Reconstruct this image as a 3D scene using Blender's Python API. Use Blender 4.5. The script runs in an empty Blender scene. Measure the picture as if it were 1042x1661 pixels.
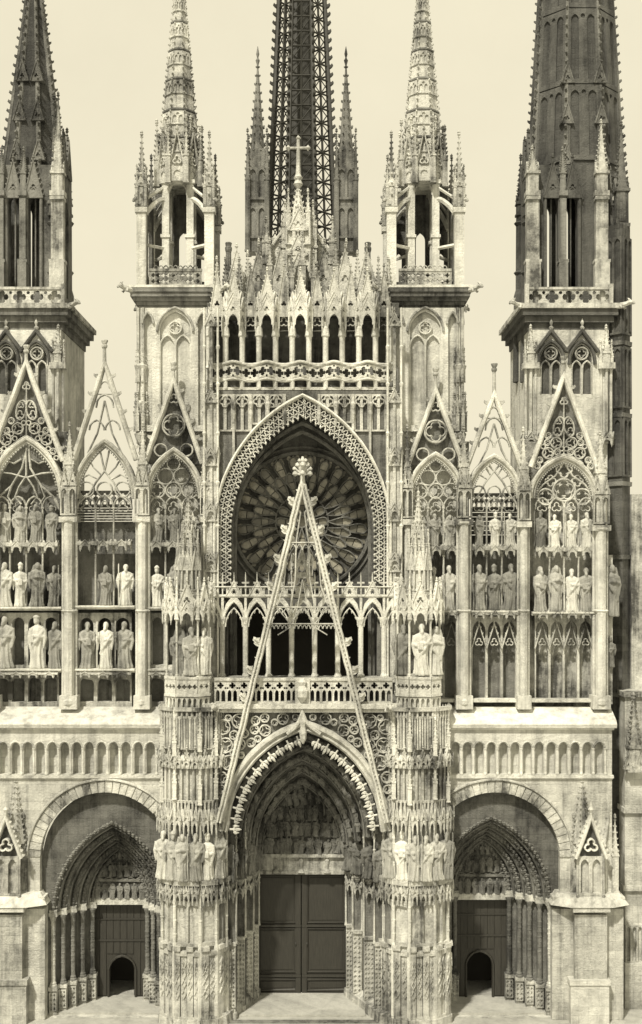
import bpy, math, random
from math import sin, cos, pi, sqrt, radians
from mathutils import Vector, Matrix
from mathutils.geometry import tessellate_polygon
random.seed(7)
sc = bpy.context.scene
COL = sc.collection
# ---------------------------------------------------------------- camera, sky, sun, exposure
HOR, GY, D = 930.0, 1640.0, 65.0          # photo row of the horizon, row of the ground line, metres to the front
CAMZ = (GY - HOR) / 30
cd = bpy.data.cameras.new('camera'); cam = bpy.data.objects.new('camera', cd); COL.objects.link(cam)
cam.location = (0, -D, CAMZ); cam.rotation_euler = (radians(90), 0, 0)
cd.sensor_fit = 'VERTICAL'; cd.sensor_height = 36
cd.lens = 36 * D / (1661 / 30.0); cd.shift_y = (HOR - 830.5) / 1661
cd.clip_start = 1; cd.clip_end = 3000
sc.camera = cam
SUN_EL, SUN_AZ = 52, -26                  # sun in front of the west front, a little to the left, high
wd = bpy.data.worlds.new('World'); sc.world = wd; wd.use_nodes = True
nt = wd.node_tree; N = nt.nodes; L = nt.links
bg = N['Background']
sky = N.new('ShaderNodeTexSky'); sky.sky_type = 'NISHITA'; sky.sun_disc = False
sky.sun_elevation = radians(SUN_EL); sky.sun_rotation = radians(180 + SUN_AZ)
sky.air_density = 1.0; sky.dust_density = 6.0; sky.ozone_density = 1.0
bw = N.new('ShaderNodeRGBToBW'); L.new(sky.outputs[0], bw.inputs[0])
hz = N.new('ShaderNodeMix'); hz.data_type = 'FLOAT'; hz.inputs[0].default_value = 0.88   # an even bright overcast veil
L.new(bw.outputs[0], hz.inputs[2]); hz.inputs[3].default_value = 9.7
tint = N.new('ShaderNodeMix'); tint.data_type = 'RGBA'; tint.blend_type = 'MULTIPLY'; tint.inputs[0].default_value = 1
cmb = N.new('ShaderNodeCombineColor')
for i in range(3): L.new(hz.outputs[0], cmb.inputs[i])
cn = N.new('ShaderNodeTexNoise'); cn.inputs['Scale'].default_value = 5; cn.inputs['Detail'].default_value = 6; cn.inputs['Roughness'].default_value = .65
tcn = N.new('ShaderNodeTexCoord'); L.new(tcn.outputs['Generated'], cn.inputs['Vector'])
mr = N.new('ShaderNodeMapRange'); mr.inputs[1].default_value = .3; mr.inputs[2].default_value = .7; mr.inputs[3].default_value = .97; mr.inputs[4].default_value = 1.035
L.new(cn.outputs[0], mr.inputs[0]); ml = N.new('ShaderNodeMath'); ml.operation = 'MULTIPLY'; L.new(hz.outputs[0], ml.inputs[0]); L.new(mr.outputs[0], ml.inputs[1])
for i in range(3): L.new(ml.outputs[0], cmb.inputs[i])
L.new(cmb.outputs[0], tint.inputs[6]); tint.inputs[7].default_value = (1.0, 0.92, 0.69, 1)
L.new(tint.outputs[2], bg.inputs[0]); bg.inputs[1].default_value = 0.1
sd = bpy.data.lights.new('sun', 'SUN'); sun = bpy.data.objects.new('sun', sd); COL.objects.link(sun)
sd.energy = 5.0; sd.angle = radians(3); sd.color = (1, 0.94, 0.80)
sun.rotation_euler = (radians(90 - SUN_EL), 0, radians(SUN_AZ)); sun.location = (-20, -60, 70)
sc.view_settings.view_transform = 'Standard'; sc.view_settings.look = 'None'
sc.view_settings.gamma = 1; sc.view_settings.use_curve_mapping = False
sc.view_settings.exposure = 0.0

# ---------------------------------------------------------------- materials
def mat_nodes(name):
    m = bpy.data.materials.new(name); m.use_nodes = True
    return m, m.node_tree.nodes, m.node_tree.links, m.node_tree.nodes['Principled BSDF']
def stone(name, light, dark, soot_shade=0.5, ashlar=None, bump=0.5, grain=9.0):
    m, n, l, b = mat_nodes(name)
    g = n.new('ShaderNodeNewGeometry')
    def noise(scale, detail, vec=None, rough=.6):
        t = n.new('ShaderNodeTexNoise'); t.inputs['Scale'].default_value = scale
        t.inputs['Detail'].default_value = detail; t.inputs['Roughness'].default_value = rough
        l.new(vec or g.outputs['Position'], t.inputs['Vector']); return t.outputs[0]
    def ramp(src, a, c):
        r = n.new('ShaderNodeMapRange'); r.inputs[1].default_value = a; r.inputs[2].default_value = c
        l.new(src, r.inputs[0]); return r.outputs[0]
    def math_(op, a, c):
        q = n.new('ShaderNodeMath'); q.operation = op
        for i, v in enumerate((a, c)):
            if isinstance(v, (int, float)): q.inputs[i].default_value = v
            else: l.new(v, q.inputs[i])
        return q.outputs[0]
    mp = n.new('ShaderNodeMapping'); mp.inputs['Scale'].default_value = (1.7, 1.7, 0.13)
    l.new(g.outputs['Position'], mp.inputs['Vector'])
    blot = ramp(noise(0.33, 6), 0.44, 0.60)
    strk = ramp(noise(1.0, 6, mp.outputs[0], .7), 0.46, 0.62)
    fine = ramp(noise(grain, 6, None, .75), 0.36, 0.66)
    mid = ramp(noise(2.2, 6, None, .7), 0.40, 0.62)
    f = math_('ADD', math_('MULTIPLY', blot, 0.38), math_('MULTIPLY', strk, 0.36))
    f = math_('ADD', f, math_('MULTIPLY', mid, 0.22))
    f = math_('ADD', f, math_('MULTIPLY', fine, 0.14))
    f = math_('MULTIPLY', f, soot_shade * 1.35)
    oi = n.new('ShaderNodeObjectInfo')
    f = math_('ADD', f, math_('MULTIPLY', math_('SUBTRACT', oi.outputs['Random'], .5), .28))
    f.node.use_clamp = True
    hgt = fine
    if ashlar:
        s = n.new('ShaderNodeSeparateXYZ'); l.new(g.outputs['Position'], s.inputs[0])
        c = n.new('ShaderNodeCombineXYZ')
        l.new(math_('ADD', s.outputs[0], s.outputs[1]), c.inputs[0]); l.new(s.outputs[2], c.inputs[1])
        br = n.new('ShaderNodeTexBrick'); l.new(c.outputs[0], br.inputs['Vector'])
        br.inputs['Scale'].default_value = 1; br.inputs['Brick Width'].default_value = ashlar[0]; br.inputs['Row Height'].default_value = ashlar[1]
        br.inputs['Mortar Size'].default_value = 0.012; br.inputs['Mortar Smooth'].default_value = .3
        br.inputs['Color1'].default_value = (0, 0, 0, 1); br.inputs['Color2'].default_value = (.2, .2, .2, 1); br.inputs['Mortar'].default_value = (.28, .28, .28, 1)
        bb = n.new('ShaderNodeRGBToBW'); l.new(br.outputs['Color'], bb.inputs[0])
        f = math_('ADD', f, bb.outputs[0])
        hgt = math_('SUBTRACT', fine, math_('MULTIPLY', br.outputs['Fac'], .8))
    mx = n.new('ShaderNodeMix'); mx.data_type = 'RGBA'; l.new(f, mx.inputs[0])
    mx.inputs[6].default_value = (*light, 1); mx.inputs[7].default_value = (*dark, 1)
    l.new(mx.outputs[2], b.inputs['Base Color']); b.inputs['Roughness'].default_value = 0.92
    bp = n.new('ShaderNodeBump'); bp.inputs['Strength'].default_value = bump; bp.inputs['Distance'].default_value = 0.11
    l.new(hgt, bp.inputs['Height']); l.new(bp.outputs[0], b.inputs['Normal'])
    return m
def tone(v): return (v, v * 0.99, v * 0.90)
M = dict(
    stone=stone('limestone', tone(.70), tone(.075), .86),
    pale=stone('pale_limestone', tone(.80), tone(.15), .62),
    soot_shade=stone('soot_shade_limestone', tone(.25), tone(.03), .85),  # soot, with the shade of deep recesses put into the colour too
    dark=stone('blackened_shade_limestone', tone(.13), tone(.025), .8),  # soot-black, also painted shade for recess backings
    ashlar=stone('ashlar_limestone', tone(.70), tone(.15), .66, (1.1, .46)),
    ashdark=stone('ashlar_soot_shade', tone(.18), tone(.035), .8, (1.0, .42)),  # soot and recess shade both mixed into this ashlar tone
    slate=stone('roof_slate', tone(.10), tone(.03), .8, (.5, .3)),
    statue_grey=stone('statue_grey_stone', tone(.55), tone(.09), .8, grain=16), statue_soot=stone('statue_sooty_stone', tone(.36), tone(.06), .75, grain=16),
    statue=stone('statue_stone', tone(.80), tone(.15), .6, grain=16),
    paving=stone('paving_stone', tone(.55), tone(.3), .6, (.8, .5)),
)
def simple(name, col, rough=.7, metal=0, noise=12, amt=.5, aniso=None):
    m, n, l, b = mat_nodes(name)
    g = n.new('ShaderNodeNewGeometry'); t = n.new('ShaderNodeTexNoise'); t.inputs['Scale'].default_value = noise; t.inputs['Detail'].default_value = 5
    mp = n.new('ShaderNodeMapping'); mp.inputs['Scale'].default_value = aniso or (1, 1, 1)
    l.new(g.outputs['Position'], mp.inputs[0]); l.new(mp.outputs[0], t.inputs['Vector'])
    mx = n.new('ShaderNodeMix'); mx.data_type = 'RGBA'; l.new(t.outputs[0], mx.inputs[0])
    mx.inputs[6].default_value = (*[c * (1 - amt) for c in col], 1); mx.inputs[7].default_value = (*[c * (1 + amt) for c in col], 1)
    l.new(mx.outputs[2], b.inputs['Base Color']); b.inputs['Roughness'].default_value = rough; b.inputs['Metallic'].default_value = metal
    bp = n.new('ShaderNodeBump'); bp.inputs['Strength'].default_value = .25; bp.inputs['Distance'].default_value = .02
    l.new(t.outputs[0], bp.inputs['Height']); l.new(bp.outputs[0], b.inputs['Normal'])
    return m
M['wood'] = simple('oak_door', (.032, .030, .024), .6, 0, 3, .6, (6, 6, .5))
M['iron'] = simple('cast_iron', (.035, .034, .028), .6, 0, 2, .5)
def pane_glass():
    m, n, l, b = mat_nodes('leaded_glass')
    oi = n.new('ShaderNodeObjectInfo'); g = n.new('ShaderNodeNewGeometry'); t = n.new('ShaderNodeTexNoise'); t.inputs['Scale'].default_value = 5; t.inputs['Detail'].default_value = 4
    l.new(g.outputs['Position'], t.inputs['Vector']); a = n.new('ShaderNodeMath'); a.operation = 'MULTIPLY'; l.new(oi.outputs['Random'], a.inputs[0]); l.new(t.outputs[0], a.inputs[1])
    mx = n.new('ShaderNodeMix'); mx.data_type = 'RGBA'; l.new(a.outputs[0], mx.inputs[0]); mx.inputs[6].default_value = (.10, .095, .075, 1); mx.inputs[7].default_value = (.52, .49, .40, 1)
    l.new(mx.outputs[2], b.inputs['Base Color']); b.inputs['Roughness'].default_value = .22
    return m
M['glass'] = pane_glass()
M['void'] = simple('interior_darkness', (.05, .047, .04), .9, 0, 1, .3)  # near-black colour stands in for unlit interiors

# ---------------------------------------------------------------- px <-> metres
def S(y): return (D + y) / D / 30.0                       # metres per photo pixel on a plane at depth y
def W(px, py, y, d=0):
    s = S(y); return Vector(((px - 521) * s, y + d * s, CAMZ + (HOR - py) * s))
def gy(y): return HOR + CAMZ / S(y)                       # photo row where the ground meets a plane at depth y

# ---------------------------------------------------------------- mesh collector (photo px units on a plane at depth y; d = px behind it)
class MB:
    def __init__(s, y=0.0): s.y = y; s.v = []; s.f = []
    def add(s, vs, fs):
        o = len(s.v); s.v += vs; s.f += [tuple(i + o for i in f) for f in fs]
    def box(s, x0, x1, y0, y1, d0, d1):
        s.add([(x, d, -y) for y in (y0, y1) for d in (d0, d1) for x in (x0, x1)],
              [(0, 1, 3, 2), (4, 6, 7, 5), (0, 4, 5, 1), (2, 3, 7, 6), (0, 2, 6, 4), (1, 5, 7, 3)])
    def prism(s, plan, y0, y1, plan0=None):
        n = len(plan); p0 = plan0 or plan
        s.add([(x, d, -y0) for x, d in p0] + [(x, d, -y1) for x, d in plan],
              [(i, (i + 1) % n, n + (i + 1) % n, n + i) for i in range(n)] + [tuple(range(n)), tuple(range(2 * n - 1, n - 1, -1))])
    def plate(s, outer, holes=(), d0=0.0, d1=3.0):
        loops = [outer] + list(holes); flat = [p for lp in loops for p in lp]; n = len(flat)
        tri = tessellate_polygon([[Vector((x, -y, 0)) for x, y in lp] for lp in loops])
        vs = [(x, d0, -y) for x, y in flat] + [(x, d1, -y) for x, y in flat]
        fs = [tuple(t) for t in tri] + [tuple(n + i for i in reversed(t)) for t in tri]
        o = 0
        for lp in loops:
            k = len(lp); fs += [(o + i, o + (i + 1) % k, n + o + (i + 1) % k, n + o + i) for i in range(k)]; o += k
        s.add(vs, fs)
    def sweep(s, path, prof, closed=False):
        n = len(path); m = len(prof); vs = []
        for i in range(n):
            a = path[(i - 1) % n] if (closed or i) else path[i]; b = path[(i + 1) % n] if (closed or i < n - 1) else path[i]
            tx, ty = b[0] - a[0], b[1] - a[1]; ln = math.hypot(tx, ty) or 1
            nx, ny = ty / ln, -tx / ln
            k = 1.0
            if 0 < i < n - 1 or closed:
                ux, uy = path[i][0] - a[0], path[i][1] - a[1]; ul = math.hypot(ux, uy) or 1
                c = (ux * tx + uy * ty) / (ul * ln); k = min(1 / max(c, .3), 2.2)
            for o, d in prof: vs.append((path[i][0] + nx * o * k, d, -(path[i][1] + ny * o * k)))
        fs = []
        for i in range(n if closed else n - 1):
            j = (i + 1) % n
            fs += [(i * m + q, i * m + (q + 1) % m, j * m + (q + 1) % m, j * m + q) for q in range(m)]
        if not closed: fs += [tuple(range(m)), tuple((n - 1) * m + q for q in reversed(range(m)))]
        s.add(vs, fs)
    def bar(s, path, w, d0, d1, closed=False):
        h = w / 2; t = min(abs(d1 - d0) * .4, w * .4)
        s.sweep(path, [(-h, d1), (-h, d0 + t), (-h * .45, d0), (h * .45, d0), (h, d0 + t), (h, d1)], closed)
    def lathe(s, x, d, prof, n=8, ph=0.0, sx=1.0, sd_=1.0):
        m = len(prof)
        vs = [(x + sx * r * cos(ph + 2 * pi * j / n), d + sd_ * r * sin(ph + 2 * pi * j / n), -y) for r, y in prof for j in range(n)]
        fs = [(i * n + j, i * n + (j + 1) % n, (i + 1) * n + (j + 1) % n, (i + 1) * n + j) for i in range(m - 1) for j in range(n)]
        fs += [tuple(range(n)), tuple((m - 1) * n + j for j in reversed(range(n)))]
        s.add(vs, fs)
    def tube(s, path, r, n=6):
        vs = []; P = [Vector(p) for p in path]; k = len(P)
        for i in range(k):
            t = (P[min(i + 1, k - 1)] - P[max(i - 1, 0)]).normalized()
            a = t.cross(Vector((0, 1, 0)) if abs(t.y) < .9 else Vector((1, 0, 0))).normalized(); b = t.cross(a)
            rr = r[i] if isinstance(r, (list, tuple)) else r
            vs += [tuple(P[i] + a * rr * cos(2 * pi * j / n) + b * rr * sin(2 * pi * j / n)) for j in range(n)]
        fs = [(i * n + j, i * n + (j + 1) % n, (i + 1) * n + (j + 1) % n, (i + 1) * n + j) for i in range(k - 1) for j in range(n)]
        fs += [tuple(range(n)), tuple((k - 1) * n + j for j in reversed(range(n)))]
        s.add(vs, fs)
    def merge(s, o, fn): s.add([fn(v) for v in o.v], o.f)
    def facet(s, o, p0, p1):                               # lay a panel drawn in (u, d, up) on the vertical face p0-p1 of a plan
        dx, dd = p1[0] - p0[0], p1[1] - p0[1]; ln = math.hypot(dx, dd); dx /= ln; dd /= ln
        s.merge(o, lambda v: (p0[0] + v[0] * dx - v[1] * dd, p0[1] + v[0] * dd + v[1] * dx, v[2]))
    def crocket(s, x, d, y, ox, od, size):
        pr = [(0, -.45), (.55, -.3), (1, .15), (.85, .65), (.55, .4), (.25, .45), (0, .5)]
        px_, pd = -od, ox; w = size * .28; k = len(pr)
        vs = [(x + ox * a * size + px_ * q, d + od * a * size + pd * q, -y + b * size) for q in (-w, w) for a, b in pr]
        s.add(vs, [tuple(range(k)), tuple(range(2 * k - 1, k - 1, -1))] + [(i, (i + 1) % k, k + (i + 1) % k, k + i) for i in range(k)])
    def mesh(s, name, ox=0, oy=0, jit=.010, smooth=False, od=0):
        k = S(s.y)
        vs = []
        rj = random.Random(len(s.v))
        for x, d, z in s.v:
            vs.append(((x - ox) * k + rj.uniform(-jit, jit), (d - od) * k + rj.uniform(-jit, jit), (z + oy) * k + rj.uniform(-jit, jit)))
        me = bpy.data.meshes.new(name); me.from_pydata(vs, [], s.f); me.update()
        if smooth:
            me.polygons.foreach_set('use_smooth', [True] * len(me.polygons))
        return me

WL = {}                                                    # world locations of every object made here
def link(o, parent, loc):
    COL.objects.link(o); WL[o] = Vector(loc)
    if parent is not None:
        o.parent = parent; o.location = WL[o] - WL[parent]
    else: o.location = loc
    return o
def part(name, mb, mat, parent, kind=None, label=None, smooth=False, jit=.010):
    xs = [v[0] for v in mb.v]; ds = [v[1] for v in mb.v]; zs = [v[2] for v in mb.v]
    ox, od, oy = (min(xs) + max(xs)) / 2, (min(ds) + max(ds)) / 2, -min(zs)
    me = mb.mesh(name, ox, oy, jit, smooth, od); me.materials.append(M[mat])
    o = bpy.data.objects.new(name, me); link(o, parent, W(ox, oy, mb.y, od))
    if kind: o['kind'] = kind
    if label: o['label'] = label
    return o
def inst(name, me, parent, px, py, y, d=0, flip=False, sc_=1.0, rz=0):
    o = bpy.data.objects.new(name, me); link(o, parent, W(px, py, y, d))
    o.scale = ((-sc_ if flip else sc_), sc_, sc_); o.rotation_euler = (0, 0, rz)
    return o
def local(name, mb, mat, jit=.008, smooth=False):         # a mesh to be shared, its origin at px (0,0)
    me = mb.mesh(name, 0, 0, jit, smooth); me.materials.append(M[mat]); return me
def thing(name, label, cat, px, py, y, d=0):
    o = bpy.data.objects.new(name, None); link(o, None, W(px, py, y, d)); o.empty_display_size = .5
    o['label'] = label; o['category'] = cat; return o

# ---------------------------------------------------------------- 2-D gothic outlines (photo px, y down)
def parch(xc, hw, ysp, rise, n=10):
    R = (hw * hw + rise * rise) / (2 * hw); c = xc - hw + R; am = math.asin(min(1, rise / R))
    if rise > R: am = pi - am
    if R > hw: am = math.atan2(rise, R - hw)
    lt = [(c - R * cos(am * i / n), ysp - R * sin(am * i / n)) for i in range(n + 1)]
    return lt + [(2 * xc - x, y) for x, y in reversed(lt[:-1])]
def lancet(xc, hw, yb, ysp, rise, n=5): return [(xc - hw, yb)] + parch(xc, hw, ysp, rise, n) + [(xc + hw, yb)]
def circ(x, y, r, n=16, ph=0): return [(x + r * cos(ph + 2 * pi * i / n), y + r * sin(ph + 2 * pi * i / n)) for i in range(n)]
def foil(x, y, r, k=4, n=4, ph=0):
    out = []
    for j in range(k):
        a0 = ph + 2 * pi * j / k; cx, cy = x + r * .52 * cos(a0), y + r * .52 * sin(a0)
        for i in range(-n, n + 1):
            a = a0 + i / n * pi * (.5 + 1 / k) * .82
            out.append((cx + r * .47 * cos(a), cy + r * .47 * sin(a)))
    return out
def tri_in(xc, yt, yb, hw): return [(xc, yt), (xc + hw, yb), (xc - hw, yb)]
def rect(x0, x1, y0, y1): return [(x0, y0), (x1, y0), (x1, y1), (x0, y1)]
def lerp(a, b, t): return a + (b - a) * t
def polyline(pts, n):
    out = []
    for a, b in zip(pts, pts[1:]):
        out += [(lerp(a[0], b[0], i / n), lerp(a[1], b[1], i / n)) for i in range(n)]
    return out + [pts[-1]]

# ---------------------------------------------------------------- reusable gothic pieces
def pinnacle(mb, x, d, yb, w, hs, hp, nc=5, cs=None, thin=.82):
    h = w / 2; y1 = yb - hs
    mb.box(x - h, x + h, y1, yb, d - h, d + h)
    mb.box(x - h * 1.25, x + h * 1.25, yb - w * .25, yb + .5, d - h * 1.25, d + h * 1.25)
    mb.box(x - h * 1.25, x + h * 1.25, y1 - w * .12, y1 + w * .12, d - h * 1.25, d + h * 1.25)
    for a in range(4):                                     # four little gables
        c, s_ = cos(a * pi / 2), sin(a * pi / 2); t = MB()
        t.plate([(-h * 1.05, y1), (0, y1 - w * 1.1), (h * 1.05, y1)], (), -h * 1.15, -h * .7)
        t.plate(lancet(0, h * .5, yb - w * .4, y1 + w * .5, w * .45, 3), (), -h * 1.08, -h * .9) if hs > w else None
        mb.merge(t, lambda v: (x + v[0] * c - v[1] * s_, d + v[0] * s_ + v[1] * c, v[2]))
    yt = y1 - hp
    mb.prism([(x - h * thin, d - h * thin), (x + h * thin, d - h * thin), (x + h * thin, d + h * thin), (x - h * thin, d + h * thin)], yt, y1,
             [(x - .4, d - .4), (x + .4, d - .4), (x + .4, d + .4), (x - .4, d + .4)])
    cs = cs or w * .26
    for i in range(nc):
        t = (i + .5) / nc; r = h * thin * (1 - t); yy = lerp(y1 - w * .2, yt, t)
        for sx, s_ in ((1, 1), (-1, 1), (1, -1), (-1, -1)):
            mb.crocket(x + sx * r, d + s_ * r, yy, sx * .707, s_ * .707, cs * (1 - .35 * t))
    mb.lathe(x, d, [(.3, yt + cs), (cs * .9, yt), (cs * .5, yt - cs * .6), (cs * .8, yt - cs * 1.1), (.2, yt - cs * 2.2)], 6)
def gablet(mb, x, yb, w, h, d0, d1, nc=4, cs=3.0, fin=True, bar=3.0, solid=True):
    hw = w / 2
    if not solid: mb.bar(foil(x, yb - h * .25, min(w * .26, h * .24), 3, 3, -pi / 2), bar * .6, d0 + .5, d1, True)
    else: mb.plate([(x - hw, yb), (x, yb - h), (x + hw, yb)], [foil(x, yb - h * .27, min(w * .19, h * .2), 3, 3, -pi / 2)], d0 + 1.0, d1)
    mb.bar([(x - hw, yb), (x, yb - h), (x + hw, yb)], bar, d0 - .5, d1 + 1)
    for i in range(nc):
        t = (i + .6) / (nc + .2)
        for sx in (-1, 1): mb.crocket(x + sx * hw * (1 - t), (d0 + d1) / 2, yb - h * t, sx, 0, cs)
    if fin: mb.lathe(x, (d0 + d1) / 2, [(cs * .35, yb - h + cs), (cs * .35, yb - h - cs * .8), (cs * .95, yb - h - cs * 1.4), (cs * .3, yb - h - cs * 1.9), (cs * .6, yb - h - cs * 2.5), (.2, yb - h - cs * 3.4)], 6)
def canopy(mb, x, yb, w, h, dep, spire=True):
    pl = [(-w / 2, 0), (-w * .27, -dep), (w * .27, -dep), (w / 2, 0)]
    yc = yb - h * .42
    for p0, p1 in zip(pl, pl[1:]):
        ln = math.hypot(p1[0] - p0[0], p1[1] - p0[1]); t = MB()
        a = parch(ln / 2, ln * .36, yb - h * .08, h * .2, 4)
        t.plate([(0, yb)] + [(ln * .14, yb)] + a + [(ln * .86, yb), (ln, yb), (ln, yc), (ln / 2, yc - h * .3), (0, yc)], [foil(ln / 2, yc + h * .02, h * .07 + .3, 3, 2, -pi / 2)], -1.2, 1.0)
        t.bar([(0, yc + h * .06), (ln / 2, yc - h * .3), (ln, yc + h * .06)], 1.6, -2.4, 0)
        mb.facet(t, (x + p0[0], p0[1]), (x + p1[0], p1[1]))
    for p in pl:
        q = (x + p[0], p[1] - .6); r = max(1.1, w * .045)
        mb.lathe(q[0], q[1], [(.2, yb + h * .16), (r, yb + h * .03), (r, yc), (r * 1.5, yc - h * .05), (r * .9, yc - h * .12), (.15, yc - h * .36)], 4, pi / 4)
    mb.prism([(x + a * .9, b * .9) for a, b in pl] + [(x + w * .45, 6), (x - w * .45, 6)], yc - 1, yb - h * .3)
    if spire:
        mb.prism([(x + a * .55, b * .55 - 1) for a, b in pl], yb - h, yc + 1, [(x - .4, 0), (x - .4, -.8), (x + .4, -.8), (x + .4, 0)])
def console(mb, x, yt, w, h, dep):
    pl = lambda k: [(x - w / 2 * k, 2), (x - w * .3 * k, -dep * k), (x + w * .3 * k, -dep * k), (x + w / 2 * k, 2)]
    mb.prism(pl(1.0), yt, yt + h * .22); mb.prism(pl(.72), yt + h * .22, yt + h * .5, pl(.9)); mb.prism(pl(.12), yt + h * .5, yt + h, pl(.66))
def colonnette(mb, x, d, y0, y1, r, n=8):
    mb.lathe(x, d, [(r * 1.7, y0), (r * 1.7, y0 + r * .7), (r * 1.15, y0 + r * 2.2), (r, y0 + r * 2.6), (r, y1 - r * 2.6), (r * 1.5, y1 - r * 1.8), (r * 1.3, y1 - r * 1.2), (r * 1.8, y1 - r * .9), (r * 1.8, y1)], n, pi / n)
def blind(mb, x0, x1, yt, yb, n, d0, d1, pad=.16, headk=1.25):
    w = (x1 - x0) / n; hw = w * (.5 - pad)
    mb.plate(rect(x0, x1, yt, yb), [lancet(x0 + w * (i + .5), hw, yb - hw * .7, yt + hw * (headk + .9), hw * headk * 1.2, 4) for i in range(n)], d0, d1)
def lattice(mb, x0, x1, yt, yb, d0, d1, cell=8.0):
    nx = max(1, round((x1 - x0) / cell)); ny = max(1, round((yb - yt) / (cell * 1.25))); cx = (x1 - x0) / nx; cy = (yb - yt) / ny
    holes = []
    for j in range(ny):
        for i in range(nx):
            hx, hy = x0 + cx * (i + .5), yt + cy * (j + .5)
            holes.append([(hx, hy - cy * .40), (hx + cx * .36, hy), (hx, hy + cy * .40), (hx - cx * .36, hy)])
    mb.plate(rect(x0, x1, yt, yb), holes, d0, d1)
def spire8(mb, x, d, yb, r, yt, n=8, nc=14, cs=4.0, ph=pi / 8, r1=.8):
    mb.lathe(x, d, [(r, yb), (r1, yt)], n, ph)
    for i in range(nc):
        t = (i + .5) / nc; rr = lerp(r, r1, t); yy = lerp(yb, yt, t)
        for j in range(n):
            a = ph + 2 * pi * j / n
            mb.crocket(x + rr * cos(a), d + rr * sin(a), yy, cos(a), sin(a), cs * (1 - .4 * t))
def band_face(mb, x, d, r0, y0, r1, y1, fn, n=8, ph=pi / 8):  # ornament on every face of an octagon, leaning from r0 to r1
    for j in range(n):
        a0, a1 = ph + 2 * pi * j / n, ph + 2 * pi * (j + 1) / n
        t = MB(); Lf = 2 * r0 * sin(pi / n); fn(t, Lf)
        def f(v, a0=a0, a1=a1, Lf=Lf):
            u = v[0] / Lf; h = (-v[2] - y0) / (y1 - y0); r = lerp(r0, r1, h) - v[1]
            return (x + r * lerp(cos(a0), cos(a1), u), d + r * lerp(sin(a0), sin(a1), u), v[2])
        mb.merge(t, f)
def gargoyle(mb, x, d, y, ox, od, ln):
    P = [(x - ox * 6, d - od * 6, -y), (x + ox * ln * .3, d + od * ln * .3, -y + 1), (x + ox * ln * .65, d + od * ln * .65, -y + 2.5), (x + ox * ln * .85, d + od * ln * .85, -y + 4.5), (x + ox * ln * 1.05, d + od * ln * 1.05, -y + 3), (x + ox * ln * 1.15, d + od * ln * 1.15, -y + 1)]
    mb.tube(P, [5, 4.6, 3.4, 4.2, 3.0, 1.6], 7)
    for s_ in (-1, 1):
        q = Vector(P[3]) + Vector((-od * s_ * 2.6, ox * s_ * 2.6, 3)); mb.tube([q, q + Vector((-ox * 2.4, -od * 2.4, 3.5))], [1.4, .4], 5)
        q = Vector(P[1]) + Vector((-od * s_ * 3.5, ox * s_ * 3.5, 0)); mb.tube([q, q + Vector((ox * 3 - od * s_ * 2, od * 3 + ox * s_ * 2, -5)), q + Vector((ox * 6, od * 6, -4))], [2.2, 1.7, 1.1], 5)
def shaft_cluster(mb, x, d, y0, y1, w):
    for k, (ox, od, r) in enumerate(((0, -w * .26, w * .36), (-w * .42, 0, w * .13), (w * .42, 0, w * .13), (0, w * .2, w * .42))):
        mb.lathe(x + ox, d + od, [(r * 1.35, y0), (r * 1.35, y0 + 3), (r, y0 + 6), (r, y1 - 10), (r * 1.3, y1 - 6), (r * 1.3, y1)], 8)

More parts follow.
